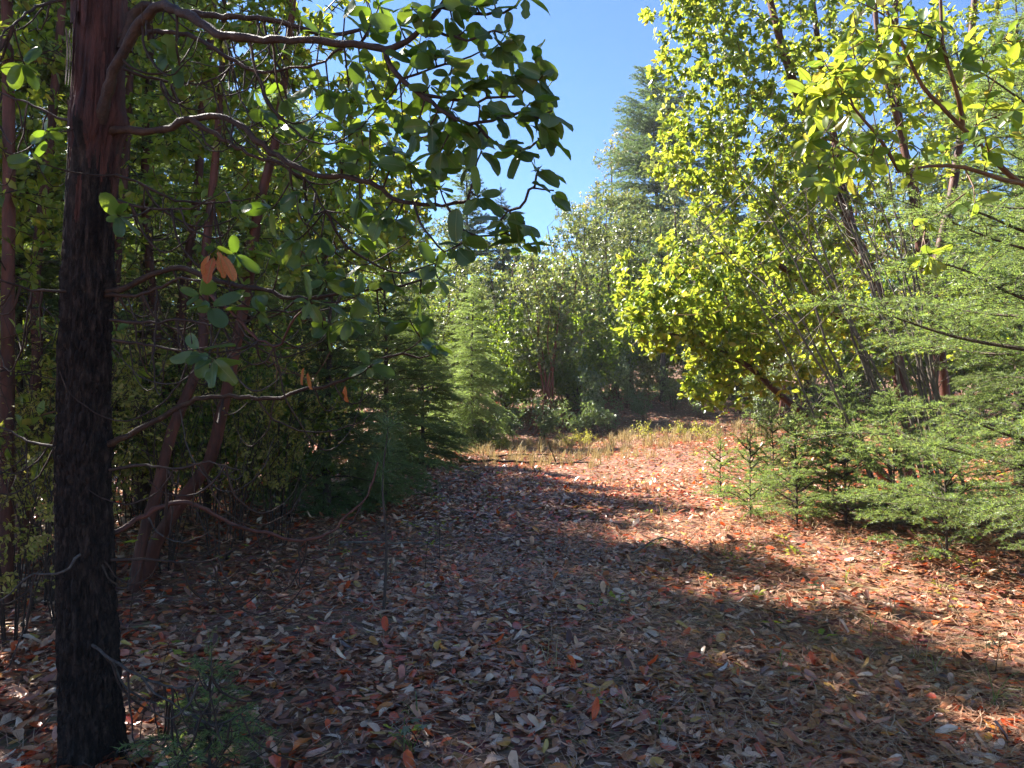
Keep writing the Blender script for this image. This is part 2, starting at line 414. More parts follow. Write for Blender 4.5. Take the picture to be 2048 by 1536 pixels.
LITTER_LABELS = {}
def build_litter():
    rg = np.random.default_rng(5)
    a = Acc(); big = []
    tv, tf = leaf_template(5, 2, .46, .10, .05, 1, .15)
    tv2, tf2 = leaf_template(4, 2, .40, -.14, -.12, 2, .3)
    tv3, tf3 = leaf_template(5, 2, .52, .26, .03, 3, .4)
    near = [(t[0], t[1]) for t in ((tv, tf), (tv2, tf2), (tv3, tf3))]
    for d0, d1, dens, lod in ((1.6, 4.6, 980, 0), (4.6, 8, 600, 0), (8, 14, 380, 1), (14, 24, 260, 2), (24, 36, 90, 2)):
        area = .70 * (d1 * d1 - d0 * d0) + 3.0 * (d1 - d0)
        n = int(area * dens)
        x, y = wedge_points(rg, n, d0, d1)
        # patchy cover: thinner towards the grassy far edge and in drifts
        keep = rg.random(n) < .35 + .9 * value_noise(np.stack([x * .7, y * .7, x * 0], -1), 3)
        x, y = x[keep], y[keep]
        if d0 < 2:                                                  # leaves blown against the foot of the near trunk
            ra, an = .12 + rg.exponential(.10, 420), rg.uniform(0, 6.283, 420)
            x = np.concatenate([x, -1.75 + ra * np.cos(an)]); y = np.concatenate([y, 3.1 + ra * np.sin(an)])
        n = len(x)
        layer = rg.random(n)
        z = gz(x, y) + .004 + .026 * layer ** 1.5 + .06 * layer * np.exp(-np.maximum(np.hypot(x + 1.75, y - 3.1) - .12, 0) / .10)
        s = (.028 + .094 * rg.beta(1.5, 1.45, n)) * (1.0 if lod == 0 else 1.12)
        az = rg.uniform(0, 6.283, n)
        tilt = rg.normal(0, .16, n) + .05 + np.where(rg.random(n) < .06, rg.uniform(.2, .7, n), 0)
        d = np.stack([np.cos(az) * np.cos(tilt), np.sin(az) * np.cos(tilt), np.sin(tilt)], -1)
        nr = np.stack([rg.normal(0, .26, n), rg.normal(0, .26, n), np.where(rg.random(n) < .5, 1, -1)], -1)
        M = frames(d, nr, s, s * rg.uniform(.75, 1.15, n))
        pos = np.stack([x, y, z], -1)
        # colour drifts: redder to the right, painting the warmth of the sunlit strip
        drift = value_noise(np.stack([x * .9, y * .9, x * 0 + 9], -1), 8)
        r = np.clip(rg.beta(1.8, 1.2, n) * .84 + (drift - .5) * .15, 0, .84)
        red = rg.random(n) < .06 + .40 * sstep(-.5, 3.5, x) * sstep(.3, .7, drift)
        r = np.where(red, rg.uniform(.86, .985, n), r); r = np.where(rg.random(n) < .008, rg.uniform(.97, 1, n), r) * .998
        k = rg.integers(0, 3, n)
        if lod == 0:
            for q in range(3):
                m = k == q
                if d0 < 2:
                    inview = (np.abs(x) < .66 * y) & (y > 2.75)
                    sel = np.where(m & inview & (layer > .80) & (s > .082))[0]
                    big += [(q, M[i], pos[i] + np.array([0, 0, .008]), r[i]) for i in sel]
                    m[sel] = False
                scatter(a, near[q][0], near[q][1], M[m], pos[m], r[m])
        else:
            scatter(a, *((SL_V, SL_F) if lod == 1 else (FL_V, FL_F)), M, pos, r)
    big.sort(key=lambda b: b[2][1]); rest = big[300:]; big = big[:300]
    for q, Mx, p, r in rest: scatter(a, near[q][0], near[q][1], Mx[None], p[None], np.array([r]))
    o = link('leaf_litter', a.mesh('leaf_litter', M_litter))
    tag(o, 'deep carpet of fallen brown and red leaves covering the clearing', 'leaf litter', None, 'stuff')
    return near, big
LEAF_TPL, BIG_LEAVES = build_litter()

def build_needles():
    rg = np.random.default_rng(6); a = Acc()
    for d0, d1, n, w in ((1.8, 5, 26000, .0015), (5, 9, 34000, .0021), (9, 16, 9000, .0028)):
        x, y = wedge_points(rg, n, d0, d1)
        keep = rg.random(n) < np.clip(.28 + 1.1 * value_noise(np.stack([x * .8 + 5, y * .8, x * 0], -1), 12) * sstep(-3, 2, x), 0, 1)
        x, y = x[keep], y[keep]; n = len(x)
        az = rg.uniform(0, 3.14, n); tl = rg.normal(0, .13, n); L = rg.uniform(.09, .20, n)
        d = np.stack([np.cos(az) * np.cos(tl), np.sin(az) * np.cos(tl), np.sin(tl)], -1)
        p = np.stack([x, y, gz(x, y) + rg.uniform(.018, .058, n)], -1)
        side = unit(np.cross(d, np.array([0, 0, 1.0]))) * w
        bend = np.stack([rg.normal(0, .008, n), rg.normal(0, .008, n), np.abs(rg.normal(0, .006, n))], -1)
        A0, A1 = p - d * L[:, None] * .5, p + d * L[:, None] * .5; mid = p + bend
        v = np.stack([A0 - side, A0 + side, mid + side, mid - side, A1 + side * .5, A1 - side * .5], 1).reshape(-1, 3)
        f = (np.array([(0, 1, 2, 3), (3, 2, 4, 5)])[None] + (np.arange(n) * 6)[:, None, None]).reshape(-1, 4)
        a.add(v, f, np.repeat(rg.random(n), 2))
    tag(link('fallen_needles', a.mesh('fallen_needles', M_pin, False)), 'dry brown pine needles strewn over the fallen leaves', 'pine needles', None, 'stuff')
build_needles()

def build_grass():
    rg = np.random.default_rng(7); a = Acc()
    # tufts: far edge of the clearing is thick, a few spread over the litter
    tx, ty, th, tn = [], [], [], []
    for _ in range(1500):
        y = rg.uniform(15.5, 24); x = rg.uniform(-5.5, 10)
        if rg.random() > (sstep(14.5, 19, y) * .95 + .05) * float(sstep(.3, .62, value_noise(np.array([x * .9, y * .9, 0.0]), 44))): continue
        tx.append(x); ty.append(y); th.append(rg.uniform(.08, .42)); tn.append(int(rg.integers(7, 18)))
    for _ in range(420):
        x, y = wedge_points(rg, 1, 4.0, 16); 
        if rg.random() > .25 + .75 * float(sstep(-1, 4, x[0])): continue
        tx.append(x[0]); ty.append(y[0]); th.append(rg.uniform(.06, .26)); tn.append(6)
    for x, y, h, n in zip(tx, ty, th, tn):
        az = rg.uniform(0, 6.283, n); lean = rg.uniform(.15, .9, n); L = h * rg.uniform(.6, 1.2, n)
        hd = np.stack([np.cos(az), np.sin(az), az * 0], -1)
        p0 = np.stack([x + rg.normal(0, .035, n), y + rg.normal(0, .035, n), np.full(n, float(gz(x, y)))], -1)
        p1 = p0 + hd * (L * lean * .35)[:, None] + np.array([0, 0, 1.0]) * (L * .6)[:, None]
        p2 = p0 + hd * (L * lean)[:, None] + np.array([0, 0, 1.0]) * (L * (1 - .35 * lean))[:, None]
        w = np.stack([-np.sin(az), np.cos(az), az * 0], -1) * (.0018 + .00022 * y)
        v = np.stack([p0 - w, p0 + w, p1 + w * .8, p1 - w * .8, p2], 1).reshape(-1, 3)
        f = np.concatenate([np.array([(0, 1, 2), (0, 2, 3), (3, 2, 4)])[None] + (np.arange(n) * 5)[:, None, None]]).reshape(-1, 3)
        a.add(v, f, np.repeat(rg.random(n), 3))
    tag(link('dry_grass', a.mesh('dry_grass', M_straw, False)), 'pale dry grass along the far edge of the clearing', 'grass', None, 'stuff')
build_grass()

# ================================================================== CONIFERS
def bough_mesh(L, seed, dens, nlen, nw, needle_mat, droop=.16, lat_gap=.06, latk=.42):
    """flat spray of twigs and needles along +Y; upper side +Z"""
    rg = np.random.default_rng(seed); a = Acc()
    n = 12; t = np.linspace(0, 1, n)
    ax = np.stack([.07 * L * np.sin(t * 4.5 + seed) * t, L * t, L * (.10 * t - droop * t ** 2) + .03 * L * np.sin(7 * t + seed)], -1)
    tube(a, ax, np.linspace(.006 + .006 * L, .0015, n), 4, .5, 1)
    segs = [(ax[i], ax[i + 1]) for i in range(3, n - 1)]
    def at(s): 
        return np.array([np.interp(s, t, ax[:, k]) for k in range(3)])
    s, side = .10, 1
    while s < .97:
        l = latk * L * (1 - s) ** .75 * rg.uniform(.7, 1.15) * (.55 + .45 * min(1, s / .3)) + .04
        ang = math.radians(rg.uniform(42, 66)); p0 = at(s)
        d = np.array([side * math.sin(ang), math.cos(ang), rg.normal(.02, .12)])
        m = max(3, int(l / .05)); u = np.linspace(0, 1, m)[:, None]
        lp = p0 + d * l * u + np.array([0, .25 * l, -.22 * l]) * u ** 2 + np.array([0, 0, .05 * l]) * np.sin(u * 4)
        tube(a, lp, np.linspace(.0028, .001, m), 3, .5, 1)
        segs += [(lp[i], lp[i + 1]) for i in range(m - 1)]
        ss, sd = rg.uniform(.1, .3), 1
        while ss < .92 and l > .09:
            sl = .5 * l * (1 - ss) * rg.uniform(.6, 1.1) + .025
            k = ss * (m - 1); i = min(int(k), m - 2); q0 = lp[i] + (lp[i + 1] - lp[i]) * (k - i)
            fd = unit(lp[i + 1] - lp[i]); sdv = unit(np.cross(fd, np.array([0, 0, 1.0]))) * sd
            e = q0 + unit(fd * .75 + sdv * .65 + np.array([0, 0, rg.normal(-.05, .15)])) * sl
            mid = (q0 + e) / 2 + np.array([0, 0, .012])
            segs += [(q0, mid), (mid, e)]
            if sl > .06: tube(a, np.array([q0, mid, e]), [.0016, .0013, .0008], 3, .5, 1)
            ss += lat_gap / max(l, .1) * rg.uniform(.7, 1.1); sd = -sd
        s += lat_gap / L * rg.uniform(.6, 1.0); side = -side
    A = np.array([x[0] for x in segs]); B = np.array([x[1] for x in segs])
    ln = np.linalg.norm(B - A, axis=1); cnt = rg.poisson(ln * dens) + 1
    idx = np.repeat(np.arange(len(A)), cnt); N_ = len(idx)
    p = A[idx] + (B - A)[idx] * rg.random((N_, 1)); f = unit((B - A)[idx])
    rad = unit(np.cross(f, unit(rg.normal(size=(N_, 3)) * np.array([.5, .5, 1.0]))))
    rad[:, 2] = np.where(rad[:, 2] < 0, rad[:, 2] * .4, rad[:, 2])
    d = unit(f * rg.uniform(.35, .8, (N_, 1)) + rad)
    w = unit(np.cross(d, rg.normal(size=(N_, 3)))) * nw * .5
    l = nlen * rg.uniform(.7, 1.15, (N_, 1))
    v = np.stack([p - w * .6, p + w * .6, p + d * l * .55 + w, p + d * l, p + d * l * .55 - w], 1)
    if nw < .004:
        v = np.stack([p - w, p + w, p + d * l], 1); F = np.array([(0, 1, 2)])
    else:
        v = np.stack([p, p + d * l * .5 + w, p + d * l, p + d * l * .5 - w], 1); F = np.array([(0, 1, 2), (0, 2, 3)])
    m = v.shape[1]
    a.add(v.reshape(-1, 3), (F[None] + (np.arange(N_) * m)[:, None, None]).reshape(-1, 3), np.repeat(rg.random(N_), len(F)), 0)
    return a.mesh('bough', [needle_mat, B_fir], False)

BOUGH = {
    'near': [(.2, bough_mesh(.2, 8, 520, .021, .0030, M_needle_light, .10, .05)), (.22, bough_mesh(.22, 9, 520, .021, .0030, M_needle_light, .06, .05))] + [(L, bough_mesh(L, 10 + i, dn * .62, .026, .0034, M_needle_light, dr, .075)) for i, (L, dn, dr) in enumerate(((.45, 700, .14), (.45, 700, .2), (.9, 560, .22), (.9, 560, .3), (1.5, 480, .28), (1.5, 480, .36)))],
    'dark': [(L, bough_mesh(L, 30 + i, dn * 1.1, .030, .0042, M_needle_dark, dr, .07, .5)) for i, (L, dn, dr) in enumerate(((.4, 520, .1), (.8, 420, .16), (1.3, 360, .2), (1.3, 360, .26)))],
    'mid': [(L, bough_mesh(L, 50 + i, dn, .040, .0065, M_needle_light, dr, .09)) for i, (L, dn, dr) in enumerate(((.5, 300, .12), (1.0, 240, .25), (1.6, 200, .34)))],
    'far': [(L, bough_mesh(L, 70 + i, dn, .075, .020, M_needle_far, dr, .20, .5)) for i, (L, dn, dr) in enumerate(((.8, 190, .12), (1.6, 160, .2), (2.8, 130, .24)))],
}
def fir_tree(name, base, H, Lmax, kind, label, cat='tree', group=None, seed=0, gap=.26, per=(4, 6), z0=.12, pitch=(-8, 38), trunk_r=None, lean=(0, 0), taper=.85, skip=None, mat=None, irregular=.2, z_top=1.0):
    rg = np.random.default_rng(seed)
    base = np.asarray(base, float)
    t = root(name, base, label, cat, group)
    tr = trunk_r or H * .012
    n = 14; u = np.linspace(0, 1, n)
    pts = np.stack([lean[0] * u + .01 * H * np.sin(u * 5 + seed) * u, lean[1] * u, H * u - .1 * (1 - u)], -1)
    a = Acc(); tube(a, pts, tr * (1 - u) ** .9 + .003, 9, .5, 0)
    link('trunk', a.mesh('trunk', mat or B_fir), t)
    z = z0 * H; phase = 0
    while z < H * min(.985, z_top):
        f = z / H; L = Lmax * ((1 - f) ** taper) * (.62 + .38 * min(1, (f - z0) / .15 + .3)) + .06
        c = np.array([np.interp(f, u, pts[:, k]) for k in range(3)])
        for q in range(rg.integers(per[0], per[1] + 1)):
            az = phase + q * 2.399 + rg.normal(0, .3); l = L * rg.uniform(1 - irregular, 1 + irregular)
            if skip and skip(az, f): continue
            pr = min(BOUGH[kind], key=lambda b: abs(b[0] - l) + rg.random() * .12)
            s = l / pr[0]
            el = math.radians(pitch[0] + (pitch[1] - pitch[0]) * f ** 1.3 + rg.normal(0, 5))
            M = Matrix.Translation(Vector(c + np.array([0, 0, rg.normal(0, gap * .25)]))) @ Matrix.Rotation(az, 4, 'Z') @ Matrix.Rotation(el, 4, 'X') @ Matrix.Rotation(rg.normal(0, .18), 4, 'Y') @ Matrix.Diagonal((s * (1 if rg.random() < .5 else -1), s, s, 1))
            link('bough', pr[1], t, None, M)
        phase += 1.1; z += gap * (1 - .35 * f) * rg.uniform(.8, 1.2)
    # leader shoot
    M = Matrix.Translation(Vector(pts[-2])) @ Matrix.Rotation(math.radians(84), 4, 'X') @ Matrix.Diagonal((.4, .8, .4, 1))
    link('leader_shoot', BOUGH[kind][0][1], t, None, M)
    return t

# ================================================================== MADRONES AND SHRUBS (shared shapes for those standing farther off)
def madrone_shape(seed, H, nstem, spread, tips, leaf, mat, bark=(B_red, B_orange), k=(5, 8), low=.35, tpl=(SL_V, SL_F), r0=.011, lean=.25, foot=.06):
    rg = np.random.default_rng(seed); stems, blobs = [], []
    for s in range(nstem):
        az = rg.uniform(0, 6.283) if nstem == 1 else s * 6.283 / nstem + rg.normal(0, .4)
        out = spread * (.25 if nstem == 1 else .6) * rg.uniform(.6, 1.1); h = H * rg.uniform(.72, .92)
        b = np.array([math.cos(az), math.sin(az), 0.0]); w = np.array([-b[1], b[0], 0])
        pts = [b * foot * nstem - np.array([0, 0, .15])]
        for f in (.18, .38, .58, .8, 1):
            pts.append(b * (out * f ** 1.2) + w * rg.normal(0, .07 * spread) + np.array([0, 0, h * f]))
        r = H * r0 * rg.uniform(.8, 1.2) / nstem ** .3
        stems.append((pts, [r * 1.15, r * .9, r * .75, r * .55, r * .35, r * .15]))
        for f in np.linspace(low, 1.0, 5):
            c = b * (out * f ** 1.2) + np.array([0, 0, h * f])
            c = c + np.append(rg.normal(0, .35 * spread, 2), rg.normal(0, .03 * H))
            rr = spread * (.45 + .45 * math.sin(math.pi * min(1, max(.1, (f - low) / (1.05 - low) * .8 + .15)))) * rg.uniform(.7, 1.1)
            blobs.append((c, (rr, rr, rr * .75), int(tips / nstem / 5), True))
    tubes, T, D, lf = grow(stems, blobs, rg, tip_r=.004, step=.3)
    w = Acc(); wood(w, tubes, 9, 3)
    pos, M, r = rosettes(np.vstack([T, T - D * leaf * 1.3]), np.vstack([D, unit(D + rg.normal(0, .5, D.shape))]), rg, k, leaf)
    c = Acc(); scatter(c, tpl[0], tpl[1], M, pos, r)
    return w.mesh('trunk', list(bark)), c.mesh('crown', mat)

def place(shape, name, loc, label, cat, group=None, rz=0., s=1., crown_mat=None):
    t = root(name, loc, label, cat, group, rz, s)
    link('trunk', shape[0], t); link('crown', shape[1], t)
    return t

SHAPE = {
    'tall_a': madrone_shape(101, 10.5, 1, 1.9, 340, .125, M_leaf_sun, low=.28),
    'tall_b': madrone_shape(102, 11.5, 2, 1.8, 360, .125, M_leaf_sun, low=.25),
    'tall_c': madrone_shape(103, 9.0, 3, 1.6, 330, .12, M_leaf_sun, low=.3),
    'clump': madrone_shape(104, 7.0, 6, 1.5, 850, .12, M_leaf_hazed, (B_stem, B_stem), low=.5, r0=.011, foot=.13),
    'far_a': madrone_shape(105, 10, 2, 2.0, 1050, .125, M_leaf_hazed, low=.06, tpl=(FL_V, FL_F)),
    'far_b': madrone_shape(106, 9, 1, 2.0, 1000, .125, M_leaf_hazed, low=.06, tpl=(FL_V, FL_F)),
    'shade_canopy': madrone_shape(108, 17, 2, 2.3, 1000, .13, M_leaf_mid, low=.5, tpl=(FL_V, FL_F)),  # tall high-crowned shape, made to cast shade from out of frame
    'pale': madrone_shape(107, 17, 2, 3.4, 1100, .15, M_leaf_pale, low=.35, tpl=(FL_V, FL_F)),
}
def shrub_shape(seed, H, spread, tips, leaf, mat, nstem=7, bark=(B_twig, B_twig), tpl=(SL_V, SL_F), k=(3, 6), low=.3, stem_r=.008):
    rg = np.random.default_rng(seed); stems, blobs = [], []
    for s in range(nstem):
        az = rg.uniform(0, 6.283); b = np.array([math.cos(az), math.sin(az), 0]); o = spread * rg.uniform(.3, 1); h = H * rg.uniform(.6, 1)
        stems.append(([b * .05 - np.array([0, 0, .08]), b * o * .25 + np.array([0, 0, h * .4]), b * o * .6 + np.array([0, 0, h * .75]), b * o + np.array([0, 0, h])], [stem_r, stem_r * .78, stem_r * .55, .0018]))
        for f in (.5, .75, 1.0):
            blobs.append((b * o * f + np.array([0, 0, h * max(f, low)]), (spread * .4, spread * .4, H * .18), max(2, tips // nstem // 3), True))
    tubes, T, D, lf = grow(stems, blobs, rg, tip_r=.0017, step=.14, wander=.15)
    w = Acc(); wood(w, tubes, 5, 3)
    pts = np.vstack([T, T - D * leaf * 1.5, T - D * leaf * 3.0 + rg.normal(0, leaf * .4, T.shape)])
    pos, M, r = rosettes(pts, np.vstack([D, D, D]), rg, k, leaf, (30, 85), .2)
    c = Acc(); scatter(c, tpl[0], tpl[1], M, pos, r)
    return w.mesh('stems', list(bark)), c.mesh('foliage', mat)
def place_shrub(shape, name, loc, label, cat='shrub', group=None, rz=0., s=1.):
    t = root(name, loc, label, cat, group, rz, s)
    link('stems', shape[0], t); link('foliage', shape[1], t)
    return t
SHRUB = {
    'yellow_a': shrub_shape(201, 2.2, .9, 200, .045, M_leaf_yellow, 8),
    'yellow_b': shrub_shape(202, 1.6, .8, 170, .04, M_leaf_yellow, 8),
    'grey_a': shrub_shape(203, 1.3, .8, 200, .07, M_leaf_grey, 7),
    'grey_b': shrub_shape(204, 2.0, .8, 220, .075, M_leaf_grey, 6),
    'bare': shrub_shape(206, 2.6, 1.3, 420, .04, M_leaf_yellow, 11, low=.15, k=(0, 1), stem_r=.0045),
    'bare_b': shrub_shape(207, 2.0, 1.2, 360, .04, M_leaf_yellow, 11, low=.1, k=(0, 1), stem_r=.0045),
    'wall': shrub_shape(208, 3.4, 1.7, 520, .13, M_leaf_mid, 9, tpl=(FL_V, FL_F), k=(4, 7), low=.1),
    'thick': shrub_shape(209, 1.9, 1.1, 420, .065, M_leaf_mid, 10, k=(3, 6), low=.05, stem_r=.005),
    'low': shrub_shape(205, .55, .5, 70, .045, M_leaf_yellow, 7),
}

# ================================================================== FOREGROUND MADRONE (dark trunk at the left)
def pxpath(pts, d0, d1):
    n = len(pts)
    return np.array([P(x, y, d0 + (d1 - d0) * i / (n - 1)) for i, (x, y) in enumerate(pts)])

FG_LEAF = [leaf_template(7, 4, w, f, c, sd, b) for w, f, c, sd, b in ((.52, .10, .10, 11, 0), (.54, .14, .18, 12, .3), (.44, .06, .08, 13, .4), (.48, .2, .28, 14, .2))]
def leaf_meshes(mat):
    out = []
    for v, f in FG_LEAF:
        a = Acc(); a.add(v, f, .0)
        mid = v[2:len(v) - 4:5]                                   # raised midrib
        w = np.linspace(.014, .004, len(mid))[:, None] * np.array([[1, 0, 0]])
        for dz in (.006, -.006):
            q = mid + np.array([0, 0, dz]); n = len(mid)
            a.add(np.vstack([q - w, q + w]), np.array([(i, i + 1, i + n + 1, i + n) for i in range(n - 1)]), .0, 1)
        out.append(a.mesh('leaf', [mat, M_rib]))
    return out
LEAF_NEAR = leaf_meshes(M_leaf_shaded); LEAF_SUN = leaf_meshes(M_leaf_sun); LEAF_DEAD = leaf_meshes(M_dead_leaf)

def leaf_objects(parent, origin, pos, M, meshes, rg, name='leaf'):
    for p, m in zip(pos, M):
        mm = Matrix(m.tolist()).to_4x4(); mm.translation = Vector(p - origin)
        link(name, meshes[rg.integers(0, len(meshes))], parent, None, mm)

def cam_dist(p): return np.linalg.norm(np.asarray(p) - np.array([0, 0, CAM_Z]), axis=-1)
def foreground_tree():
    rg = np.random.default_rng(77)
    D0 = 3.1
    prof = [(1560, 186, 128), (1480, 184, 124), (1380, 180, 118), (1200, 174, 114), (1000, 167, 110), (900, 165, 108), (700, 170, 100), (500, 178, 97), (300, 190, 100), (230, 194, 104), (120, 199, 98), (0, 203, 94), (-160, 206, 90), (-420, 205, 84)]
    C = np.array([P(x, y, D0) for y, x, w in prof]); Rr = np.array([w * .90 / 2 / FPX * D0 for y, x, w in prof])
    base = np.array([C[0][0], D0, float(gz(C[0][0], D0))])
    t = root('madrone_tree', base, 'thick dark-barked madrone trunk at the left edge with leafy branches reaching over the clearing', 'tree')
    # trunk with real fissures
    ns, nh = 150, 640
    h = np.linspace(0, 1, nh); z0, z1 = base[2] - .08, C[-1][2]
    z = z0 + (z1 - z0) * h
    cx = np.interp(z, C[:, 2], C[:, 0]); cy_ = np.full(nh, D0); r = np.interp(z, C[:, 2], Rr)
    flare = np.exp(-np.maximum(z - base[2], 0) / .10)
    th = np.linspace(0, 2 * math.pi, ns, endpoint=False)
    TH, Z = np.meshgrid(th, z)
    q = np.stack([np.cos(TH) * 1.0, np.sin(TH) * 1.0, Z], -1)
    def ridge(fr, fz, sd): return np.abs(value_noise(q * np.array([fr, fr, fz]), sd) * 2 - 1)
    fis = np.minimum(ridge(8, 13, 1), ridge(13, 24, 2)); plate = ridge(3.2, 2.2, 4)
    lo = 1 - sstep(1.7, 2.7, Z)                                          # rough bark below, peeling red above
    lump = value_noise(q * np.array([1.6, 1.6, 2.2]), 6) - .5
    disp = lo * (.015 * np.clip(fis * 3, 0, 1) - .010 + .010 * (value_noise(q * 26, 7) - .5)) + (1 - lo) * (.012 * np.clip(np.minimum(ridge(4.2, .9, 21), ridge(2.3, 1.7, 22)) * 7, 0, 1) - .006) + .016 * lump
    for zz, aa, am in ((2.68, .7, .022), (2.02, .2, .012), (1.33, .2, .014), (.55, -.6, .008)):   # swellings where limbs leave
        disp = disp + am * np.exp(-((Z - zz) / .06) ** 2) * (.4 + .6 * np.clip(np.cos(TH - aa), 0, 1))
    R = r[:, None] + disp + flare[:, None] * (.018 + .04 * np.clip(np.sin(TH * 5 + 1.0) * .6 + np.sin(TH * 3) * .6, 0, 1))
    V = np.stack([cx[:, None] + R * np.cos(TH), cy_[:, None] + R * np.sin(TH), Z], -1).reshape(-1, 3)
    i = np.arange(nh - 1)[:, None] * ns; j = np.arange(ns)[None]; k = (j + 1) % ns
    F = np.stack([i + j, i + k, i + ns + k, i + ns + j], -1).reshape(-1, 4)
    # the upper red bark shows in patches with a ragged edge
    zc = Z[:-1].ravel() + .9 * (value_noise(q[:-1].reshape(-1, 3) * np.array([3, 3, 3.5]), 15) - .5) + .25 * (value_noise(q[:-1].reshape(-1, 3) * np.array([12, 12, 4]), 16) - .5)
    red = zc > 2.45
    a = Acc(); a.add(V, F[~red], .5, 0); a.add(V, F[red], .5, 1)
    link('trunk', a.mesh('trunk', [B_dark, B_redfg], True, base), t)
    # peeling bark strips standing proud of the upper trunk
    for s in range(15):
        zb = rg.uniform(2.25, 3.25) if s < 13 else rg.uniform(1.9, 2.3); l = rg.uniform(.08, .34); w = rg.uniform(.10, .28); az = rg.uniform(-2.9, -.2)
        nn = 7; u = np.linspace(0, 1, nn); aa = Acc(); vs = []
        for m_, lift in ((0, .004), (1, .010)):
            for g in range(nn):
                zz = zb + l * u[g]; rr = np.interp(zz, z, r) + lift + .018 * (u[g] ** 4) * rg.uniform(.4, 1) + .012 + (.004 if m_ else 0)
                hw = w * .5 * (1 - .5 * abs(2 * u[g] - 1) ** 3) * rg.uniform(.8, 1.1)
                for e in (-1, 0, 1):
                    vs.append((np.interp(zz, z, cx) + rr * math.cos(az + e * hw), D0 + rr * math.sin(az + e * hw), zz))
        fs = []
        for m_ in (0, 1):
            for g in range(nn - 1):
                for e in (0, 1):
                    b = m_ * nn * 3 + g * 3 + e; fs.append((b, b + 1, b + 4, b + 3))
        aa.add(np.array(vs), np.array(fs)); link('bark_strip', aa.mesh('bark_strip', B_redfg if s < 13 else B_dark, True, base), t)

    limbs = []   # (pixel path, depth start, end, r start, r end, bark)
    def L(path, d0, d1, r0, r1, mt=B_limb, name='branch'):
        p = smooth_path(pxpath(path, d0, d1), .045); r0, r1 = r0 * .82, r1 * .85
        p[2:-1] += rg.normal(0, .0032, (len(p) - 3, 3)) * min(1, r0 / .008)
        a = Acc(); tube(a, p, (np.linspace(r0, r1, len(p)) + r0 * .7 * np.exp(-np.arange(len(p)) / 1.6) * (name == 'branch' and r0 > .012)) * (1 + rg.normal(0, .07, len(p))), 8)
        link(name, a.mesh(name, mt, True, base), t)
        limbs.append(p); return p
    b1 = L([(198, 262), (203, 225), (222, 160), (250, 96), (283, 45), (320, 12), (344, 17), (376, 30), (410, 51), (444, 72), (512, 77), (580, 80), (650, 82), (718, 90), (770, 99)], 3.06, 2.55, .027, .014)
    L([(770, 99), (800, 92), (828, 72), (862, 38), (889, 0), (905, -60)], 2.55, 2.5, .014, .008, B_twig)
    L([(250, 100), (262, 35), (290, 12), (330, 14), (376, 25), (444, 32), (495, 34), (564, 44), (650, 68), (720, 60), (780, 20)], 3.05, 3.0, .022, .007)
    L([(770, 99), (780, 133), (821, 174), (862, 205), (896, 225), (923, 242), (957, 246), (1009, 232), (1040, 225), (1077, 236), (1104, 222)], 2.55, 2.3, .012, .004, B_twig)
    L([(951, 246), (975, 273), (1009, 297), (1043, 302), (1070, 290), (1091, 270)], 2.45, 2.35, .007, .004, B_twig)
    L([(840, 190), (886, 195), (934, 205), (975, 198), (1026, 193), (1053, 174), (1063, 147), (1074, 116)], 2.5, 2.4, .008, .003, B_twig)
    L([(848, 51), (889, 68), (934, 82), (958, 75), (988, 61)], 2.52, 2.45, .007, .004, B_twig)
    L([(880, 14), (940, 27), (992, 26), (1019, 20), (1040, 0), (1060, -30)], 2.5, 2.4, .008, .004, B_twig)
    L([(800, 160), (855, 140), (906, 126), (940, 113), (968, 102)], 2.55, 2.5, .006, .003, B_twig)
    b2 = L([(192, 268), (222, 262), (245, 260), (290, 263), (342, 253), (393, 236), (441, 234), (478, 249), (513, 277), (554, 311), (581, 328), (632, 349), (700, 357), (753, 372), (787, 396), (828, 407), (889, 408), (934, 405), (992, 413), (1022, 419), (1043, 412), (1060, 386), (1074, 352), (1077, 335)], 3.1, 2.35, .021, .004)
    L([(934, 405), (947, 359), (954, 325), (964, 301)], 2.5, 2.45, .006, .003, B_twig)
    L([(828, 408), (841, 444), (862, 475), (889, 502), (913, 492)], 2.57, 2.4, .006, .003, B_twig)
    L([(893, 410), (917, 451), (940, 468), (975, 473), (1009, 468), (1029, 454)], 2.5, 2.4, .006, .003, B_twig)
    L([(1016, 420), (1033, 441), (1050, 448)], 2.38, 2.35, .004, .003, B_twig)
    L([(1012, 468), (1030, 475), (1043, 485)], 2.42, 2.4, .004, .003, B_twig)
    L([(1063, 376), (1085, 378), (1108, 381)], 2.37, 2.35, .004, .003, B_twig)
    L([(383, 240), (444, 277), (485, 301), (513, 316), (560, 328), (620, 370), (650, 420)], 2.85, 2.8, .012, .004)
    b3 = L([(240, 75), (283, 65), (342, 65), (393, 75), (444, 106), (495, 137), (547, 145), (598, 133), (650, 120), (684, 96)], 3.05, 2.7, .014, .005)
    b4 = L([(180, 592), (212, 586), (228, 582), (260, 573), (308, 548), (342, 538), (376, 538), (410, 555), (478, 572), (530, 579), (581, 596), (650, 592), (701, 582), (770, 577), (821, 565), (855, 551), (872, 527)], 3.1, 2.9, .018, .004)
    L([(185, 592), (222, 590), (273, 590), (325, 573), (359, 556), (410, 560), (440, 530), (470, 505)], 3.1, 2.8, .011, .004)
    L([(410, 560), (424, 596), (461, 623), (495, 661), (530, 686), (560, 690), (581, 650), (625, 603)], 2.85, 2.6, .009, .004, B_red)
    b5 = L([(168, 908), (205, 894), (222, 887), (256, 869), (308, 845), (359, 814), (393, 799), (444, 794), (513, 797), (564, 794), (598, 780), (650, 773), (700, 756), (735, 736), (770, 715), (804, 708), (838, 715), (872, 707)], 3.1, 3.0, .017, .004)
    L([(804, 707), (828, 691), (845, 678)], 3.0, 2.95, .004, .003, B_twig)
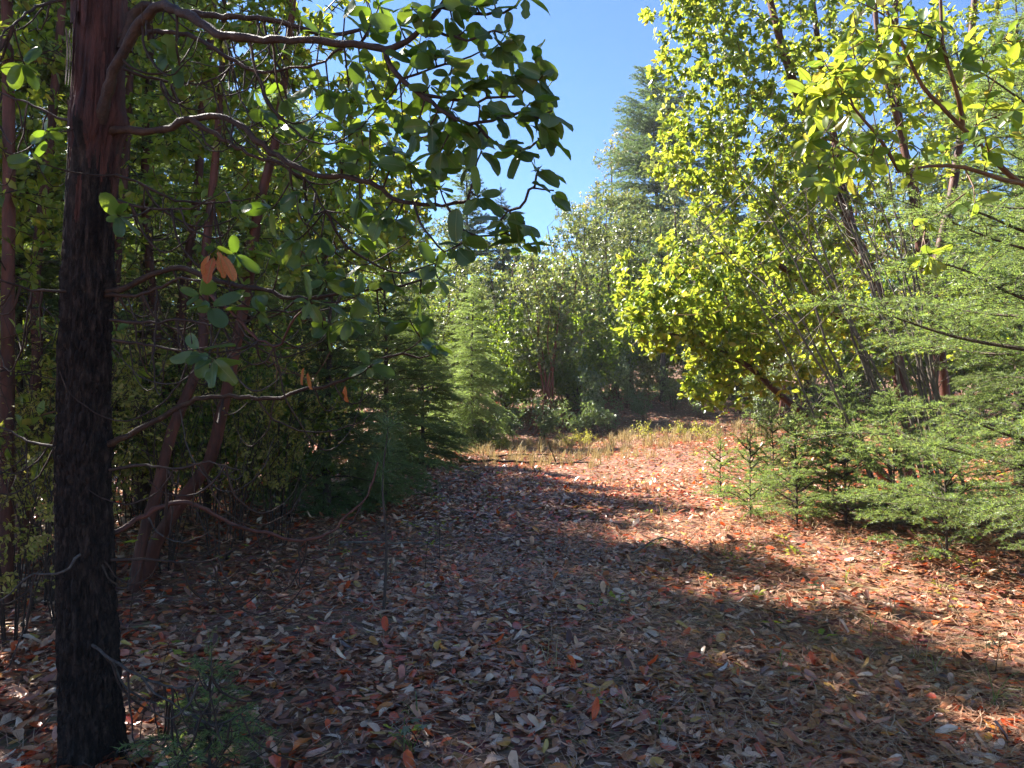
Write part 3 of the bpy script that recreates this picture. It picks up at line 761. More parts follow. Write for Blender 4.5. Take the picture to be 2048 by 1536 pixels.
    b6 = L([(170, 1090), (212, 1074), (226, 1066), (256, 1049), (308, 1021), (342, 1007), (390, 1008), (427, 1028), (478, 1055), (530, 1064), (581, 1079), (632, 1076), (666, 1062), (694, 1031), (735, 990), (756, 924)], 3.1, 3.9, .016, .005, B_red)
    for path in ([(185, 1290), (195, 1298), (222, 1319), (256, 1339), (284, 1356), (308, 1384), (342, 1404), (369, 1428), (386, 1431), (417, 1414), (427, 1325)],
                 [(160, 1110), (150, 1117), (137, 1137), (113, 1148), (68, 1148), (34, 1175), (0, 1202), (-60, 1230)],
                 [(386, 1431), (420, 1450), (460, 1440), (490, 1420)], [(284, 1356), (330, 1372), (370, 1376), (410, 1360)]):
        L(path, 2.98, 2.8, .0075, .002, B_greytwig, 'dead_twig')
    for path in ([(140, 584), (123, 582), (62, 582), (27, 568), (0, 560), (-80, 530)], [(125, 897), (109, 893), (68, 886), (34, 869), (0, 855), (-70, 840)],
                 [(170, 250), (160, 246), (113, 232), (68, 212), (17, 191), (-60, 160)], [(190, -20), (103, 7), (62, 20), (34, 44), (0, 75), (-60, 120)],
                 [(246, 137), (290, 154), (342, 164), (393, 167), (437, 154), (461, 130), (461, 103), (448, 79)],
                 [(225, 680), (290, 690), (350, 700), (420, 695), (480, 675)], [(220, 640), (300, 645), (370, 640), (430, 650), (500, 640)],
                 [(222, 1120), (300, 1118), (360, 1125), (420, 1122), (470, 1095)], [(220, 940), (280, 930), (350, 935), (420, 925), (480, 940)],
                 [(230, 400), (280, 415), (340, 420), (400, 410), (450, 380)], [(230, 350), (290, 370), (350, 400), (430, 405), (520, 395)]):
        L(path, 3.05, 2.95 + rg.uniform(-.3, .4), .0085, .0028, B_twig, 'dead_twig')
    # hanging arched dead twigs, each one branch chip of its own
    for s in range(300):
        p = limbs[rg.integers(0, len(limbs))]; a0 = p[rg.integers(len(p) // 6, len(p))]
        if a0[0] > -.55: continue
        az = rg.uniform(0, 6.283); l = rg.uniform(.12, .55); b = np.array([math.cos(az), .6 * math.sin(az), 0])
        dn = rg.uniform(.25, .75) * l
        if abs(a0[0] + 1.74) < .35: b[0] = abs(b[0]) * (1 if a0[0] > -1.74 else -1); a0 = a0 + np.array([.10 * np.sign(a0[0] + 1.74), .05, 0]) * (abs(a0[0] + 1.74) < .1)
        pts = [a0, a0 + b * l * .15 - np.array([0, 0, dn * .6]), a0 + b * l * .5 - np.array([0, 0, dn]), a0 + b * l * .85 - np.array([0, 0, dn * .75]), a0 + b * l - np.array([0, 0, dn * .35])]
        q_ = smooth_path(pts, .04); q_[1:] += np.cumsum(rg.normal(0, .0035, (len(q_) - 1, 3)), 0)
        aa = Acc(); tube(aa, q_, np.linspace(rg.uniform(.003, .0062), .0016, len(q_)), 4)
        link('twig', aa.mesh('twig', B_twig if rg.random() < .9 else B_greytwig, True, base), t)
    # leaf rosettes at traced twig ends
    ends = [(1104, 222, 2.3), (1091, 270, 2.35), (1074, 116, 2.4), (988, 61, 2.45), (1050, -5, 2.4), (968, 102, 2.5), (1077, 335, 2.35), (964, 301, 2.45), (913, 492, 2.4), (1029, 454, 2.4), (1050, 448, 2.35),
            (1043, 487, 2.4), (1108, 381, 2.35), (1085, 152, 2.35), (1095, 178, 2.4), (930, 330, 2.5), (900, 150, 2.5), (945, 155, 2.45), (975, 150, 2.45), (960, 210, 2.4), (1000, 235, 2.38), (1040, 228, 2.36), (850, 75, 2.5), (890, 110, 2.5),
            (930, 60, 2.5), (990, 10, 2.42), (860, 20, 2.5), (800, 50, 2.55), (830, 120, 2.55), (780, 150, 2.6), (740, 60, 2.6), (720, 130, 2.6), (690, 20, 2.65), (760, 5, 2.6), (860, 250, 2.5), (830, 260, 2.55), (880, 300, 2.5), (805, 230, 2.6),
            (770, 200, 2.65), (900, 220, 2.5), (870, 345, 2.55), (845, 380, 2.55), (880, 375, 2.5), (760, 330, 2.65), (720, 300, 2.7), (690, 250, 2.75), (660, 190, 2.75), (700, 180, 2.7), (760, 430, 2.6), (720, 400, 2.7), (870, 530, 2.85), (880, 560, 2.9),
            (840, 590, 2.9), (800, 545, 2.95), (775, 500, 2.95), (870, 690, 3.0), (845, 676, 2.95), (715, 590, 2.6), (690, 555, 2.8), (640, 480, 2.8), (620, 430, 2.8), (600, 380, 2.8), (660, 650, 2.9), (620, 600, 2.55), (740, 730, 2.9), (560, 520, 2.9), (520, 620, 2.8),
            (400, 700, 2.55), (425, 715, 2.5), (420, 610, 2.6), (400, 590, 2.65), (470, 505, 2.75), (530, 235, 2.9), (355, 130, 2.9), (330, 105, 2.9), (555, 255, 2.8), (630, 260, 2.8), (480, 420, 2.9), (235, 430, 2.85), (90, 260, 2.9), (50, 130, 2.9), (60, 310, 2.8),
            (640, 60, 2.8), (610, 120, 2.8), (680, 320, 2.7), (740, 250, 2.65), (790, 300, 2.6), (820, 330, 2.55), (920, 180, 2.45), (1010, 165, 2.4), (1030, 150, 2.4), (1000, 90, 2.42), (1020, 60, 2.4), (950, 5, 2.45), (905, 40, 2.5), (820, 10, 2.55), (1060, 205, 2.36), (1085, 240, 2.33), (1010, 290, 2.38), (1040, 300, 2.36),
            (870, 110, 2.5), (860, 170, 2.52), (910, 265, 2.48), (940, 280, 2.46), (690, 420, 2.75), (720, 470, 2.75), (790, 440, 2.6), (650, 560, 2.8), (700, 640, 2.8), (760, 640, 2.95), (820, 640, 2.95), (590, 480, 2.8), (540, 420, 2.85), (575, 200, 2.85), (510, 180, 2.9), (760, 560, 2.9), (930, 480, 2.4), (1000, 440, 2.4), (960, 390, 2.42)]
    allp = np.vstack(limbs); T, D = [], []
    for x, y, d in ends:
        tip = P(x, y, d); i = int(np.argmin(np.linalg.norm(allp - tip, axis=1))); a0 = allp[i]; v = tip - a0; l = np.linalg.norm(v)
        if l > .015:
            path = hermite(a0, v * .5 - np.array([0, 0, .2 * l]), tip, v * .6 + np.array([0, 0, .5 * l]), 7)
            aa = Acc(); tube(aa, path, np.linspace(.0038, .0024, 7), 5); link('twig', aa.mesh('twig', B_twig, True, base), t)
            dv = unit(path[-1] - path[-2])
        else: dv = unit(v + np.array([.3, -.2, .4]))
        T.append(tip); D.append(unit(dv * .8 + np.array([.25, -.1, .25])))
    pos, M, r = rosettes(np.array(T), np.array(D), rg, (5, 6), .103, (35, 95), .40, .5, (.25, -.35, .55))
    perm = np.argsort(cam_dist(pos)); keep = perm[:292]; more = perm[292:]
    cr = Acc(); scatter(cr, FG_LEAF[0][0], FG_LEAF[0][1], M[more], pos[more], r[more]); tag(link('crown', cr.mesh('crown', M_leaf_shaded, True, base), t), kind='stuff')
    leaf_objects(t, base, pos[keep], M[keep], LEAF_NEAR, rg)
    # hanging dead orange leaves
    for x, y, d, n in ((432, 505, 2.5, 4), (612, 742, 2.9, 2), (690, 770, 2.9, 1)):
        for s in range(n):
            dv = np.array([[(s - n / 2 + .5) * .33, rg.normal(0, .2), -1.0]]); sz = np.array([.10 if n > 3 else .075]); m = frames(dv, np.array([[rg.normal(0, .6), -1.0, .1]]), sz, sz * .72)
            leaf_objects(t, base, P(x + (s - n / 2 + .5) * 7, y + rg.normal(0, 6), d)[None], m, LEAF_DEAD, rg, 'dead_leaf')
    return t
foreground_tree()

# ================================================================== TREES BUILT WHERE THEY STAND
def cam_dist(p): return np.linalg.norm(np.asarray(p) - np.array([0, 0, CAM_Z]), axis=-1)
def own_madrone(name, stems, blobs, label, seed, leaf, mat, meshes=None, n_obj=0, barks=(B_red, B_orange), k=(5, 8), group=None, wander=.14, second=True, droop=.15, trunk_sides=12, in_view=True):
    rg = np.random.default_rng(seed)
    base = np.array(stems[0][0][0], float)
    t = root(name, base, label, 'tree', group)
    tubes, T, D, lf = grow(stems, blobs, rg, wander=wander)
    w = Acc(); wood(w, [x for x in tubes if x[2]], trunk_sides, 5, 0, 0, .03); link('trunk', w.mesh('trunk', barks[0], True, base), t)
    w = Acc(); wood(w, [x for x in tubes if not x[2]], 8, 5, 0, 0)
    o = link('branches', w.mesh('branches', barks[1], True, base), t); tag(o, kind='stuff')
    T, D = T[lf], D[lf]
    if len(T) == 0: return t
    if second: T, D = np.vstack([T, T - D * leaf * 1.4]), np.vstack([D, unit(D + rg.normal(0, .6, D.shape))])
    pos, M, r = rosettes(T, D, rg, k, leaf, (40, 92), droop)
    order = np.argsort(cam_dist(pos))
    if n_obj:
        u = pos[:, 0] / np.maximum(pos[:, 1], .1); v = (pos[:, 2] - CAM_Z) / np.maximum(pos[:, 1], .1)
        ok = (np.abs(u) < .69) & (np.abs(v) < .53) & (pos[:, 1] > .3)
        order = np.concatenate([order[ok[order]], order[~ok[order]]])
        sel = order[:n_obj]; leaf_objects(t, base, pos[sel], M[sel], meshes, rg)
        order = order[n_obj:]
    if len(order):
        c = Acc(); scatter(c, SL_V, SL_F, M[order], pos[order], r[order])
        o = link('crown', c.mesh('crown', mat, True, base), t); tag(o, kind='stuff' if n_obj else None)
    return t
def st(path, d0, d1, r, ground=True):
    p = pxpath(path, d0, d1)
    if ground: p[0][2] = float(gz(p[0][0], p[0][1])) - .1
    return (p, r)
def bl(x, y, d, rx, ry, rz, n, leafy=True): return (P(x, y, d), (rx, ry, rz), n, leafy)

# ---- left thicket
own_madrone('madrone_tree', [st([(285, 1160), (310, 1090), (372, 990), (420, 920), (440, 840), (452, 790), (470, 700), (497, 560), (520, 400), (548, 300), (570, 150), (590, -60), (600, -300)], 6.4, 6.0, [.062, .056, .05, .046, .042, .038, .033, .027, .018])],
            [bl(620, 120, 6.2, 1.0, .8, .8, 90), bl(720, 300, 5.8, .75, .7, .7, 80), bl(520, 20, 6.3, .9, .8, .6, 50), bl(640, -200, 6.2, 1.2, 1, .9, 70), bl(460, 300, 6.3, .7, .7, .8, 40), bl(760, 450, 6.0, .45, .5, .5, 36),
             bl(560, 700, 6.1, .7, .6, .5, 26, False), bl(400, 650, 6.2, .6, .6, .8, 26, False), bl(600, 560, 6, .6, .6, .5, 26)],
            'red-stemmed madrone leaning right from the litter just behind the big dark trunk', 301, .092, M_leaf_sun, LEAF_SUN, 0, (B_red, B_orange))
own_madrone('madrone_tree', [st([(262, 1185), (285, 1080), (312, 990), (345, 860), (400, 720), (408, 600), (412, 500), (430, 330), (445, 120), (450, -80)], 6.0, 6.2, [.05, .046, .043, .04, .036, .03, .025, .018])],
            [bl(380, 300, 6.2, .6, .7, .8, 50), bl(330, 60, 6.2, .7, .8, .7, 50), bl(480, 80, 6, .6, .7, .6, 40), bl(300, 800, 6, .5, .5, .6, 26, False), bl(470, 480, 6, .5, .5, .5, 26)],
            'slender orange madrone stem rising beside the leaning red-stemmed one', 302, .09, M_leaf_sun, None, 0, (B_red, B_twig))
own_madrone('madrone_tree', [st([(10, 1190), (14, 900), (16, 600), (18, 300), (14, 0), (10, -300)], 5.6, 5.4, [.052, .048, .045, .042, .038, .034])],
            [bl(60, 150, 5.6, .7, .8, .8, 60), bl(-60, 400, 5.6, .7, .8, .8, 40), bl(110, 420, 6, .5, .6, .6, 36), bl(30, -150, 5.6, .9, .9, .6, 50), bl(60, 750, 5.5, .4, .5, .8, 40, False)],
            'straight reddish madrone trunk at the very left edge of the picture', 303, .09, M_leaf_sun, None, 0, (B_red, B_twig))
own_madrone('madrone_tree', [st([(40, 1130), (55, 900), (75, 720), (70, 560), (98, 300), (120, 60), (140, -200)], 7.4, 7.4, [.06, .056, .05, .046, .042, .036, .03])],
            [bl(110, 150, 7.4, .9, .8, 1.0, 70), bl(60, 420, 7.4, .8, .8, .8, 40), bl(170, -100, 7.4, 1, 1, .8, 60), bl(90, 800, 7.2, .6, .6, .8, 40, False)],
            'leaning reddish madrone seen between the left edge and the dark trunk', 304, .092, M_leaf_sun, None, 0, (B_red, B_twig))
own_madrone('madrone_tree', [st([(330, 1060), (345, 800), (370, 560), (395, 380), (405, 200), (425, 40), (435, -200)], 9.2, 9.2, [.07, .063, .058, .054, .048, .042, .034]), st([(340, 900), (310, 640), (290, 380), (300, 120), (290, -150)], 9.2, 8.8, [.06, .055, .05, .045, .035], False)],
            [bl(330, 250, 9, 1.0, .9, 1.2, 90), bl(480, 150, 9, 1.0, .9, 1.0, 90), bl(560, 380, 9, 1, .9, .9, 70), bl(420, 10, 9, 1.2, 1.1, .7, 70), bl(420, 600, 9, .9, .8, .9, 50, False)],
            'two-stemmed madrone farther back between the dark trunk and the leaning red stem', 305, .095, M_leaf_sun, None, 0, (B_red, B_twig))
own_madrone('madrone_tree', [st([(640, 1010), (650, 800), (640, 600), (655, 480), (672, 380), (690, 300)], 10.5, 10.2, [.09, .085, .08, .07, .055, .04])],
            [bl(690, 330, 10.2, .9, .9, .7, 90), bl(770, 400, 9.8, .7, .8, .6, 80), bl(620, 370, 10, .9, .9, .7, 80), bl(790, 490, 9.6, .5, .6, .5, 40)],
            'leafy madrone standing behind the dark young firs with its crown over them', 306, .095, M_leaf_sun, None, 0, (B_red, B_twig))
own_madrone('madrone_tree', [st([(200, 1060), (215, 800), (235, 500), (255, 250), (262, 0), (265, -250)], 8.2, 8.2, [.06, .055, .05, .045, .04, .03])],
            [bl(280, 180, 8.2, .8, .8, 1, 70), bl(200, -60, 8.2, .9, .9, .9, 60), bl(300, 450, 8.2, .7, .7, .7, 40), bl(260, 800, 8, .7, .6, .8, 50, False)],
            'thin madrone half hidden behind the big dark trunk', 307, .09, M_leaf_sun, None, 0, (B_red, B_twig))

place(SHAPE['tall_a'], 'madrone_tree', PX(80, 11.5), 'tall madrone deep in the left thicket, behind the leaning reddish trunk', 'tree', 'tall madrones of the left thicket', .4, 1.05)
place(SHAPE['tall_b'], 'madrone_tree', PX(300, 13.5), 'tall forked madrone deep behind the thin orange stem', 'tree', 'tall madrones of the left thicket', 1.9, .78)
place(SHAPE['tall_c'], 'madrone_tree', PX(480, 12.0), 'three-stemmed madrone deep behind the leaning red stem', 'tree', 'tall madrones of the left thicket', 2.6, .85)
place(SHAPE['tall_a'], 'madrone_tree', PX(600, 16.0), 'tall single-stemmed madrone far behind the dark young fir', 'tree', 'tall madrones of the left thicket', 4.1, .75)
place(SHAPE['tall_b'], 'madrone_tree', PX(430, 18.0), 'tall forked madrone at the back of the left thicket', 'tree', 'tall madrones of the left thicket', 5.2, .74)
place(SHAPE['tall_c'], 'madrone_tree', PX(180, 17.0), 'multi-stemmed madrone at the back, seen past the dark trunk', 'tree', 'tall madrones of the left thicket', .9, 1.25)
place(SHAPE['tall_a'], 'madrone_tree', PX(-120, 9.5), 'madrone mostly outside the left edge, its leaves reaching in', 'tree', 'tall madrones of the left thicket', 3.0, 1.0)
place(SHAPE['tall_b'], 'madrone_tree', PX(690, 22.0), 'tall forked madrone behind the firs left of the sky gap', 'tree', 'tall madrones of the left thicket', 3.5, .6)

place(SHAPE['shade_canopy'], 'madrone_tree', [-6.6, 7.2, float(gz(-6.6, 7.2))], 'unseen tall madrone added outside the left edge to shade the near leaves', 'tree', 'tall madrones of the left thicket', .7, .85)  # added beyond the frame to keep sun off the near leaves
for i, (x, y, h, l, lb) in enumerate([(-5.8, 8.4, 11.5, 2.2, 'tall dark fir added for shade just outside the left edge'), (-5.0, 10.1, 9.6, 1.9, 'tall dark fir added for shade in the thicket behind the thin orange stem'), (-5.4, 12.3, 9.2, 1.9, 'tall dark fir added for shade deep in the thicket behind the leaning stem'), (-4.7, 15.0, 8.2, 1.9, 'dark fir added for shade at the back of the thicket behind the young firs'), (-5.2, 17.2, 8.2, 1.9, 'farthest dark fir added for shade at the back of the thicket'), (-9.4, 7.0, 12, 2.4, 'tall dark fir added for shade farther outside the left edge')]):  # firs put in to block the sun and hold the foreground in shade
    fir_tree('fir_tree', [x, y, float(gz(x, y))], h, l, 'dark', lb, 'tree', 'dark firs added to the left thicket for shade', 470 + i, .34, (5, 7), .2, taper=.6)
place(SHAPE['tall_c'], 'madrone_tree', [-4.8, 5.3, float(gz(-4.8, 5.3))], 'three-stemmed madrone added outside the left edge for shade, nearest of that row', 'tree', 'tall madrones of the left thicket', 1.2, 1.0)  # also added beyond the frame, blocking sun on the hanging branch tips
place(SHAPE['tall_b'], 'madrone_tree', [-8.2, 9.5, float(gz(-8.2, 9.5))], 'tall forked madrone added outside the left edge for shade, behind the dark fir', 'tree', 'tall madrones of the left thicket', 2.9, 1.05)  # part of the added off-frame row that shades the ground
fir_tree('fir_tree', PX(655, 9.6), 4.4, 1.1, 'dark', 'larger dark green young fir at the left edge of the clearing', 'tree', 'young dark firs by the clearing', 401, .22, (5, 7), .04, irregular=.4)
fir_tree('fir_tree', PX(770, 11.5), 4.4, 1.1, 'dark', 'dark young fir with low skirts, next to the larger one, nearer the clearing', 'tree', 'young dark firs by the clearing', 402, .22, (5, 7), .03, irregular=.4)
fir_tree('fir_tree', PX(845, 16.5), 3.9, 1.3, 'dark', 'smallest dark fir of the row, at the far left end of the grass', 'tree', 'young dark firs by the clearing', 403, .17, (6, 8), .03)
fir_tree('fir_tree', PX(500, 12.5), 5.5, 1.1, 'dark', 'dark fir standing in shade behind the leaning red stem', 'tree', 'young dark firs by the clearing', 404, .2, (5, 7), .06)
fir_tree('fir_tree', PX(40, 7.8), 5.0, 1.2, 'dark', 'dark fir at the left edge behind the reddish trunks', 'tree', 'young dark firs by the clearing', 405, .28, (4, 5), .15)

ys = [('yellow_a', 90, 5.6, .3, 1.0, 'yellowing shrub between the left edge and the dark trunk'), ('yellow_b', 30, 4.7, 1.2, .9, 'small yellowing shrub low at the left edge'), ('yellow_a', 330, 7.4, 2.2, 1.0, 'yellowing shrub behind the thin orange stem'),
      ('yellow_b', 470, 7.6, 3.0, 1.15, 'yellowing shrub under the leaning red stem'), ('yellow_a', 560, 8.2, 4.0, .95, 'yellowing shrub beside the dark young fir'), ('yellow_b', 200, 6.8, 5.0, 1.2, 'yellowing shrub hidden behind the dark trunk'),
      ('yellow_a', 420, 9.6, .8, 1.2, 'tall yellowing shrub deep in the shade of the thicket'), ('yellow_b', -40, 6.6, 2.8, 1.2, 'yellowing shrub cut by the left edge'), ('yellow_a', 260, 10.5, 1.8, 1.2, 'farthest yellowing shrub seen right of the dark trunk'),
      ('yellow_b', 120, 9.0, .1, 1.3, 'yellowing shrub far back left of the dark trunk')]
for kd, px, d, rz, s, lb in ys: place_shrub(SHRUB[kd], 'shrub', PX(px, d), lb, 'shrub', 'yellowing shrubs of the left thicket', rz, s)

bs = [('bare', 130, 5.2, .3, 1.0, 'tangle of thin dead twigs left of the dark trunk'), ('bare', 330, 6.6, 2.0, 1.0, 'tangle of thin dead twigs behind the orange stem'), ('bare_b', 440, 6.9, 3.0, 1.1, 'tangle of thin dead twigs under the leaning red stem'), ('bare', 560, 7.6, 4.0, 1.0, 'tangle of dead twigs before the dark young fir'),
      ('bare_b', 40, 6.2, 5.0, 1.3, 'tangle of dead twigs at the left edge'), ('bare', 260, 8.6, 1.0, 1.3, 'tall tangle of dead twigs deep in the thicket'), ('bare', 420, 9.0, 5.6, 1.3, 'tall tangle of dead twigs beyond the leaning red stem'), ('bare_b', 90, 8.4, 3.7, 1.5, 'tangle of dead twigs deep at the left'), ('bare', 520, 11, .9, 1.4, 'farthest tangle of dead twigs in the thicket')]
for kd, px, d, rz, s, lb in bs: place_shrub(SHRUB[kd], 'dead_shrub', PX(px, d), lb, 'shrub', 'dead twiggy shrubs of the left thicket', rz, s)
for i, (kd, px, d, s, lb) in enumerate([('grey_b', 560, 14, 1.7, 'green shrub behind the dark firs'), ('grey_b', 150, 15.5, 2.0, 'farthest green shrub at the left'), ('grey_b', 330, 16, 2.0, 'farthest green shrub behind the thicket'), ('grey_b', 680, 18, 2.0, 'green shrub behind the row of dark firs')]):
    place_shrub(SHRUB[kd], 'shrub', PX(px, d), lb, 'shrub', 'green shrubs at the back of the left thicket', i * 1.3, s)

ts = [(150, 8.2, .2, 1.0, 'dense green bush left behind the dark trunk'), (280, 9.4, 1.2, 1.1, 'dense green bush right behind the dark trunk'), (390, 8.6, 2.2, 1.0, 'dense green bush behind the thin orange stem'), (480, 9.6, 3.2, 1.1, 'dense green bush beyond the leaning red stem'), (570, 9.2, 4.2, .9, 'dense green bush left of the young firs'), (60, 10, 5.2, 1.3, 'dense green bush at the left edge behind the reddish trunks'), (210, 11.5, .7, 1.4, 'farther dense bush behind the dark trunk'), (350, 11.8, 1.7, 1.4, 'farther dense bush behind the orange stem'), (460, 12.5, 2.7, 1.4, 'farther dense bush behind the leaning stem')]
for px, d, rz, s, lb in ts: place_shrub(SHRUB['thick'], 'bush', PX(px, d), lb, 'bush', 'dense green bushes of the left thicket', rz, s)

# ---- middle distance
place(SHAPE['clump'], 'madrone_tree', PX(1095, 26.5), 'clump of red madrone stems with a bushy green crown in the centre', 'tree', None, .5, 1.02)
fir_tree('fir_tree', PX(945, 22.0), 5.2, 1.7, 'mid', 'light green drooping young fir left of the red-stemmed clump', 'tree', None, 411, .22, (5, 7), .03, (-22, 25), taper=.8)
fir_tree('fir_tree', PX(885, 25.0), 3.4, 1.4, 'mid', 'small drooping fir beside the taller light green one', 'tree', None, 412, .22, (5, 7), .03, (-22, 25))
fir_tree('fir_tree', PX(930, 37), 13.2, 3.0, 'far', 'tall pointed fir behind the branch tips left of the sky gap', 'tree', 'tall firs at the back', 413, .42, (5, 7), .12)
fir_tree('fir_tree', PX(1005, 36), 10.6, 2.2, 'far', 'shorter pointed fir just right of the tall pointed one', 'tree', 'tall firs at the back', 414, .42, (5, 7), .12)
fir_tree('fir_tree', PX(840, 40), 11.0, 2.8, 'far', 'fir farther left behind the hanging madrone leaves', 'tree', 'tall firs at the back', 415, .45, (5, 6), .12)
fir_tree('fir_tree', PX(1330, 43), 18.5, 4.4, 'far', 'tallest ragged fir with uneven boughs right of the sky gap', 'tree', 'tall firs at the back', 416, .5, (7, 9), .14, (-14, 30), irregular=.55, lean=(-.6, 0), taper=.5)
fir_tree('fir_tree', PX(1440, 40), 16, 3.8, 'far', 'dense fir half hidden behind the bright madrone crown', 'tree', 'tall firs at the back', 417, .5, (5, 7), .1, irregular=.4)
fir_tree('fir_tree', PX(1190, 46), 12.5, 2.4, 'far', 'small pointed fir at the foot of the sky gap', 'tree', 'tall firs at the back', 418, .5, (5, 6), .1)
fir_tree('fir_tree', PX(1620, 38), 17, 3.6, 'far', 'tall fir behind the bright madrone stems', 'tree', 'tall firs at the back', 419, .55, (5, 6), .1)
fir_tree('fir_tree', PX(1900, 34), 17, 3.6, 'far', 'tall fir at the back right, seen through the fir boughs', 'tree', 'tall firs at the back', 420, .55, (5, 6), .1)
fir_tree('fir_tree', PX(1325, 29), 7.5, 1.5, 'far', 'lone thin fir trunk standing on the leafy bank', 'tree', None, 421, .4, (4, 6), .42, trunk_r=.13)
place(SHAPE['pale'], 'madrone_tree', PX(1245, 46), 'broad pale madrone crown against the sky beside the tallest fir', 'tree', None, 1.2, 1.02)
mid = [('far_a', 1185, 33, 1.0, .98, 'yellow-green madrone just right of the red-stemmed clump'), ('far_b', 1270, 31, 2.5, 1.0, 'yellow-green madrone above the leafy bank'), ('far_a', 1380, 34, 4.0, 1.18, 'tall madrone behind the lone trunk on the bank'),
       ('far_b', 1040, 35, 5.0, .9, 'madrone seen over the red-stemmed clump'), ('far_a', 860, 29, .2, .82, 'sunlit madrone under the hanging branch tips'), ('far_b', 790, 27, 1.3, .95, 'sunlit madrone seen through the near twigs left of centre'),
       ('far_a', 1480, 29, 2.0, 1.0, 'madrone in shade behind the low bright limb'), ('far_b', 1560, 24, 3.3, .95, 'madrone at the right end of the bank'), ('far_a', 1130, 40, 5.7, 1.05, 'far madrone closing the gap at the middle'),
       ('far_b', 1320, 38, .6, 1.2, 'far madrone in front of the tallest fir'), ('far_a', 1700, 27, 1.6, 1.1, 'madrone behind the grey stems'), ('far_b', 1850, 24, 2.9, 1.1, 'madrone behind the fir boughs on the right'), ('far_a', 2000, 26, 4.6, 1.15, 'madrone at the far right edge'),
       ('far_b', 700, 34, 3.9, 1.1, 'far madrone behind the left firs')]
for kd, px, d, rz, s, lb in mid: place(SHAPE[kd], 'madrone_tree', PX(px, d), lb, 'tree', 'madrones around the far side of the clearing', rz, s)
gs = [('grey_b', 1255, 27.5, 1.1, 1.0, 'dark brush on the middle of the bank'), ('grey_a', 1345, 27.0, 2.1, 1.2, 'dark brush below the lone trunk'), ('grey_b', 1400, 25.5, 3.3, 1.1, 'dark brush at the right end of the bank'), ('grey_a', 1290, 25.2, 4.2, .9, 'low brush at the foot of the bank'), ('grey_a', 1220, 24.0, 5.0, .9, 'low brush before the bank, right of the sapling'), ('grey_a', 1085, 23.6, .4, 1.1, 'grey-green shrub at the foot of the red-stemmed clump'), ('grey_a', 1150, 24.2, 1.8, 1.0, 'grey-green shrub right of the clump, below the slender sapling'), ('grey_b', 1190, 25.0, 3.1, 1.35, 'slender grey-green sapling on the edge of the bank'),
      ('grey_a', 1030, 23.0, 4.0, 1.0, 'grey-green shrub between the drooping fir and the clump'), ('grey_a', 975, 21.8, 5.2, .8, 'low shrub under the drooping fir'), ('grey_b', 1240, 30.0, 2.0, 1.2, 'dark shrub at the top of the bank'), ('grey_b', 1300, 33.0, .7, 1.4, 'shrub on the bank left of the lone trunk'),
      ('grey_b', 1390, 31.0, 2.7, 1.3, 'shrub on the bank right of the lone trunk'), ('grey_b', 1440, 27.0, 1.0, 1.2, 'shrub in the shade behind the fir saplings'), ('grey_a', 900, 23.0, 1.0, 1.2, 'shrub at the left end of the far grass'), ('grey_b', 1130, 29.5, 5.5, 1.5, 'shrub behind the red stems'),
      ('grey_b', 1520, 21.0, 3.5, 1.2, 'shrub behind the low bright limb')]
for kd, px, d, rz, s, lb in gs: place_shrub(SHRUB[kd], 'shrub', PX(px, d), lb, 'shrub', 'shrubs along the far edge', rz, s)

ws = [(1165, 27.5, 2.9, 1.1, 'leafy bush at the left end of the bank'), (1215, 31, .3, 1.5, 'tall leafy bush shading the bank'), (1110, 28.5, 3.9, 1.2, 'leafy bush right under the red-stemmed crown'), (1010, 28, 0, 1.0, 'leafy thicket bush behind the drooping fir'), (1060, 30, 1, 1.2, 'leafy bush behind the red stems'), (1130, 31, 2, 1.2, 'leafy bush just right behind the red stems'), (1200, 29, 3, 1.0, 'leafy bush behind the slender sapling'), (1260, 33, 4, 1.2, 'leafy bush above the bank'), (1330, 35, 5, 1.3, 'leafy bush behind the lone trunk'),
      (1410, 33, .5, 1.2, 'leafy bush right of the lone trunk'), (1480, 31, 1.5, 1.3, 'leafy bush behind the low bright limb'), (1560, 29, 2.5, 1.3, 'leafy bush behind the fir saplings'), (1650, 27, 3.5, 1.3, 'leafy bush seen under the bright madrone'), (1740, 25, 4.5, 1.3, 'leafy bush behind the leaning madrone stems'), (1840, 23, 5.5, 1.3, 'leafy bush seen between the grey stems'), (1950, 22, .2, 1.4, 'leafy bush behind the right-hand firs'),
      (940, 30, 1.2, 1.1, 'leafy bush behind the small drooping fir'), (870, 31, 2.2, 1.3, 'leafy bush at the left of the far trees'), (790, 32, 3.2, 1.4, 'leafy bush far behind the dark firs'), (1090, 36, 4.2, 1.6, 'farthest leafy bush in the middle'), (1230, 38, 5.2, 1.7, 'farthest leafy bush above the bank'), (1370, 40, .9, 1.8, 'farthest leafy bush behind the lone trunk'), (980, 37, 1.9, 1.7, 'farthest leafy bush left of the red stems')]
for px, d, rz, s, lb in ws: place_shrub(SHRUB['wall'], 'bush', PX(px, d), lb, 'bush', 'leafy bushes closing the far side', rz, s)
mid2 = [('far_a', 1010, 31, 2.2, .8, 'madrone between the drooping fir and the clump'), ('far_b', 1150, 30, 4.4, 1.0, 'shorter madrone right behind the clump'), ('far_a', 1230, 34, .9, 1.0, 'madrone over the middle of the bank'), ('far_b', 1430, 37, 3.6, 1.1, 'madrone behind the left tip of the bright limb'), ('far_b', 920, 28, 5.1, .7, 'shorter madrone behind the small drooping fir'), ('far_a', 1620, 31, 2.7, 1.1, 'madrone far behind the leaning stems')]
for kd, px, d, rz, s, lb in mid2: place(SHAPE[kd], 'madrone_tree', PX(px, d), lb, 'tree', 'madrones around the far side of the clearing', rz, s)

